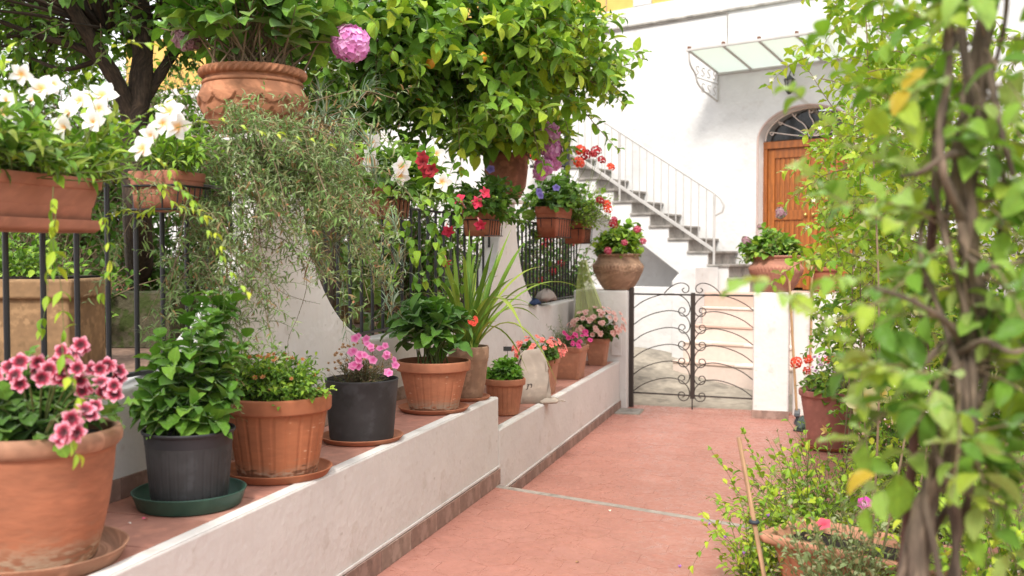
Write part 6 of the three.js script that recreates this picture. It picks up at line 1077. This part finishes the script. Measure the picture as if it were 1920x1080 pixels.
{
  const a = [-0.223, 0.741, -3.358], t = thing('bamboo_cane', 'slim pale bamboo cane tied among the trailing plants', 'cane', [[-0.116, 0.228, -3.372][0], 0.004, [-0.116, 0.228, -3.372][2]]), b = V(a).sub(t.position);
  mesh('cane', rod([[0.03, 0, 0.0], b.toArray()], 0.0075, 8), mat([0.58, 0.4, 0.26], 0.6, { map: T.wood }), t); mesh('tie', at(new THREE.TorusGeometry(0.012, 0.007, 6, 14).rotateX(PI / 2), ...V(0.03, 0, 0).lerp(b, 0.62).toArray()), mat([0.02, 0.03, 0.04], 0.6), t);
}
// ---------------------------------------------------------------- the climbing vine in the foreground
{
  const b = [0.184, 0.823, -1.655], t = thing('climbing_vine', 'twisted grey vine trunk with glossy green leaves climbing the rusty pole', 'vine', [b[0], 0, b[2]]), P = new Plant(t), off = t.position;
  const vine = (pts, r, n = 40) => { const q = smooth(pts, n).map((p) => p.clone().sub(off)); return tube(q, q.map((_, i) => lerp(r[0], r[1], i / n) * (1 + 0.12 * Math.sin(i * 1.9) + 0.06 * Math.sin(i * 4.1))), 10); };
  const axis = [V(b[0], 0.02, b[2]), V(b[0], 0.6, b[2]), ...[[0.183, 0.914, -1.658], [0.198, 1.014, -1.666], [0.226, 1.129, -1.689], [0.237, 1.244, -1.718], [0.226, 1.371, -1.719], [0.243, 1.498, -1.729], [0.258, 1.642, -1.738], [0.263, 1.802, -1.746], [0.257, 1.928, -1.769]].map((p) => V(p))];
  const A = new THREE.CatmullRomCurve3(axis), vb = mat([0.36, 0.28, 0.22], 0.95, { map: T.bark, bumpMap: T.bark, bumpScale: 0.004 });
  for (let k = 0; k < 9; k++) { const pts = [], thick = k < 3, f = rr(7, 15), ph = rr(0, 6); for (let i = 0; i <= 30; i++) { const u = i / 30, p = A.getPoint(u), an = u * f + k * 0.7, rad = (thick ? 0.014 : 0.024) + 0.016 * Math.sin(u * 11 + ph) + (u < 0.3 ? 0.03 * (0.3 - u) / 0.3 : 0) + (k > 5 ? 0.03 * u : 0); pts.push(V(p.x + Math.cos(an) * rad, p.y, p.z + Math.sin(an) * rad)); } mesh('trunk', vine(pts, thick ? [0.015 - k * 0.002, 0.007] : [rr(0.005, 0.008), 0.0035], 100), vb, t); }
  for (const [pts, r] of [[[[0.225, 1.212, -1.692], [0.193, 1.25, -1.621], [0.134, 1.284, -1.553], [0.088, 1.301, -1.508]], [0.006, 0.003]], [[[0.231, 1.396, -1.701], [0.191, 1.466, -1.628], [0.183, 1.531, -1.628], [0.2, 1.639, -1.658], [0.188, 1.731, -1.637]], [0.008, 0.005]], [[[0.241, 1.498, -1.728], [0.198, 1.499, -1.632], [0.16, 1.474, -1.62], [0.138, 1.474, -1.717]], [0.007, 0.003]], [[[0.225, 1.196, -1.692], [0.255, 1.218, -1.639], [0.284, 1.206, -1.595], [0.328, 1.222, -1.609]], [0.006, 0.003]], [[[0.227, 1.354, -1.719], [0.254, 1.33, -1.642], [0.297, 1.338, -1.604]], [0.006, 0.003]], [[[0.206, 1.209, -1.728], [0.166, 1.157, -1.714], [0.152, 1.086, -1.728]], [0.005, 0.003]], [[[0.267, 1.671, -1.763], [0.275, 1.523, -1.656], [0.291, 1.466, -1.658]], [0.007, 0.004]]]) mesh('branch', vine(pts.map((p) => V(p)), r, 24), vb, t);
  const cols = [[0.2, 0.43, 0.03], [0.27, 0.5, 0.05], [0.34, 0.57, 0.1], [0.13, 0.31, 0.025], [0.42, 0.6, 0.16], [0.4, 0.58, 0.05]];
  for (let i = 0; i < 105; i++) { const u = rr(0.26, 0.98), p = A.getPoint(u); const d = V(rr(-0.7, 1.1), rr(-0.4, 0.5), rr(-0.7, 0.9)).normalize(); P.sprig(p, d, rr(0.1, 0.3), { leaf: rr(0.045, 0.074), geos: LG.ovate, cols, n: rnd() < 0.5 ? 4 : 3, pairs: true, droop: 0.9, from: 0.25, r: 0.0022, stem: MT.stemBrown, spread: 0.9, tr: 0.5 }); }
  for (const pts of [[[0.154, 1.282, -1.611], [0.093, 1.298, -1.593], [0.039, 1.314, -1.577], [-0.015, 1.282, -1.56]], [[0.195, 1.543, -1.737], [0.129, 1.594, -1.719], [0.063, 1.628, -1.7], [0.013, 1.705, -1.688]], [[0.138, 1.394, -1.61], [0.076, 1.41, -1.592], [0.014, 1.45, -1.575], [-0.025, 1.491, -1.565]], [[0.165, 1.175, -1.558], [0.106, 1.183, -1.54], [0.053, 1.222, -1.526]], [[0.212, 1.683, -1.643], [0.135, 1.715, -1.621], [0.073, 1.747, -1.603]], [[0.101, 1.286, -1.49], [0.029, 1.256, -1.468], [-0.014, 1.279, -1.456], [-0.057, 1.309, -1.444], [-0.108, 1.309, -1.429]], [[0.155, 1.491, -1.828], [0.085, 1.518, -1.808], [-0.003, 1.6, -1.784], [-0.047, 1.637, -1.772]]]) strand(P, pts, { n: 6, leaf: 0.05, cols, spread: 0.9, hang: 0.35, stem: MT.stemBrown, tr: 0.5 });
  for (const q of [[0.162, 1.627, -1.626], [0.136, 1.595, -1.617], [0.089, 1.039, -1.478]]) P.leaf(V(q), V(rr(-1, 1), -0.5, 0.3), V(0, 1, 0.5), 0.05, LG.ovate, [0.55, 0.42, 0.02], 0.5);
  P.finish({ pieces: 300 });
  const tp = thing('rusty_pole', 'thin rusty iron pole leaning among the vine stems', 'pole', [[0.146, 0.808, -1.717][0], 0.004, [0.146, 0.808, -1.717][2]]); const e = V([0.225, 1.825, -1.819]).sub(tp.position), s = V([0.146, 0.808, -1.717]).sub(tp.position); const base = s.clone().addScaledVector(e.clone().sub(s), -s.y / (e.y - s.y));
  mesh('pole', rod([base.toArray(), e.toArray()], 0.0085, 10), mat([0.12, 0.05, 0.035], 0.8, { map: T.clayOld, bumpMap: rep(T.grain, 6), bumpScale: 0.002 }), tp);
}
// climbers further along the same side
for (const [c, r, n, leaf, label, cols, up] of [
  [[0.254, 2.069, -3.654], [0.26, 0.42, 0.5], 40, 0.05, 'airy jasmine trained high behind the climbing vine', [...G.fresh, ...G.lime], 0.9],
  [[0.35, 1.401, -4.076], [0.32, 0.5, 0.5], 75, 0.048, 'leafy jasmine trained at eye height behind the climbing vine', [...G.fresh, ...G.lime, [0.5, 0.55, 0.2]], 0.9],
  [[0.454, 1.785, -6.002], [0.4, 0.75, 0.6], 150, 0.048, 'small leaved jasmine hedge in front of the wooden door', [...G.lime, ...G.fresh, [0.4, 0.36, 0.2]], 0.9],
  [[0.227, 1.685, -5.303], [0.2, 0.62, 0.35], 42, 0.05, 'loose jasmine sprays hanging across the wooden door', [...G.lime, ...G.fresh, [0.5, 0.5, 0.2]], 0.9],
  [[0.86, 1.491, -5.277], [0.55, 0.9, 0.6], 110, 0.052, 'tall leafy jasmine hedge along the pale boundary wall', [...G.lime, ...G.fresh, ...G.mid], 0.9],
  [[0.58, 0.838, -7.05], [0.55, 0.5, 0.7], 120, 0.06, 'broad green shrub behind the brooms', [...G.mid, ...G.fresh], 0.8],
  [[0.92, 0.7, -5.893], [0.6, 0.5, 0.6], 120, 0.055, 'green shrub at the foot of the boundary wall', [...G.mid, ...G.fresh], 0.8]]) {
  const t = thing('jasmine', label, 'shrub', [c[0], 0.004, c[2]], 0, 'climbers beyond the vine'), P = new Plant(t), C = V(c);
  for (let k = 0; k < 2; k++) P.stem(smooth([V(c[0] + rr(-0.1, 0.1), 0.004, c[2] + rr(-0.1, 0.1)), V(c[0] + rr(-0.2, 0.2), c[1] * 0.5, c[2] + rr(-0.2, 0.2)), V(c[0] + rr(-0.25, 0.25), c[1] + r[1] * 0.6, c[2] + rr(-0.25, 0.25))], 10), 0.0055, 0.002, MT.stemBrown, 6);
  for (let i = 0; i < n * 1.7; i++) { const a = rnd() * 6.28, y = rr(-1, 1), s = Math.sqrt(1 - y * y), q = Math.sqrt(rnd()); const p = C.clone().add(V(Math.cos(a) * s * r[0] * q, y * r[1] * q, Math.sin(a) * s * r[2] * q)); P.sprig(p, V(rr(-1, 1), rr(-0.3, 0.8), rr(-1, 1)), rr(0.18, 0.4), { leaf, geos: LG.ovate, cols, n: 9, pairs: true, droop: 0.8, from: 0.1, r: 0.002, stem: MT.stemBrown, tr: 0.5 }); }
  const w = floret({ n: 5, r: 0.013, ratio: 0.6, cup: 0.4, cols: [[0.8, 0.74, 0.6], [0.82, 0.78, 0.7]], seg: 2 }); for (let i = 0; i < 24; i++) { const l = pick(P.leaves); flower(t, 'flower', w, l.p.toArray(), [-0.3, 0.5, 0.8], rr(0.9, 1.3)); }
  P.finish({ pieces: 120 });
}
// a few fallen petals and leaves
{
  const petal = leafGeo({ shape: 'round', ratio: 0.8, curl: 0.6, n: 4 });
  for (const [p, c, label, s] of [[[-2.003, 0.512, -2.639], [0.7, 0.1, 0.2], 'fallen pink petal on the ledge tiles by the green saucer', 0.02], [[-2.02, 0.512, -2.589], [0.8, 0.76, 0.7], 'fallen white petal on the ledge tiles near the geranium saucer', 0.012], [[-2.275, 0.512, -3.03], [0.45, 0.45, 0.06], 'fallen yellow leaf on the ledge tiles behind the green saucer', 0.04], [[-0.998, 0.002, -5.11], [0.75, 0.62, 0.5], 'pale fallen sliver on the upper path near the step', 0.02], [[-0.967, 0.002, -4.196], [0.35, 0.2, 0.08], 'small brown fallen leaf on the upper path', 0.018]]) {
    const m = mesh(label.includes('leaf') ? 'fallen_leaf' : 'fallen_petal', petal, mat(c, 0.9), null, p); m.scale.setScalar(s); m.rotation.y = rnd() * 6; m.position.y += 0.002; tag(m, label, label.includes('leaf') ? 'leaf' : 'petal');
  }
}

renderer.render(scene, camera);
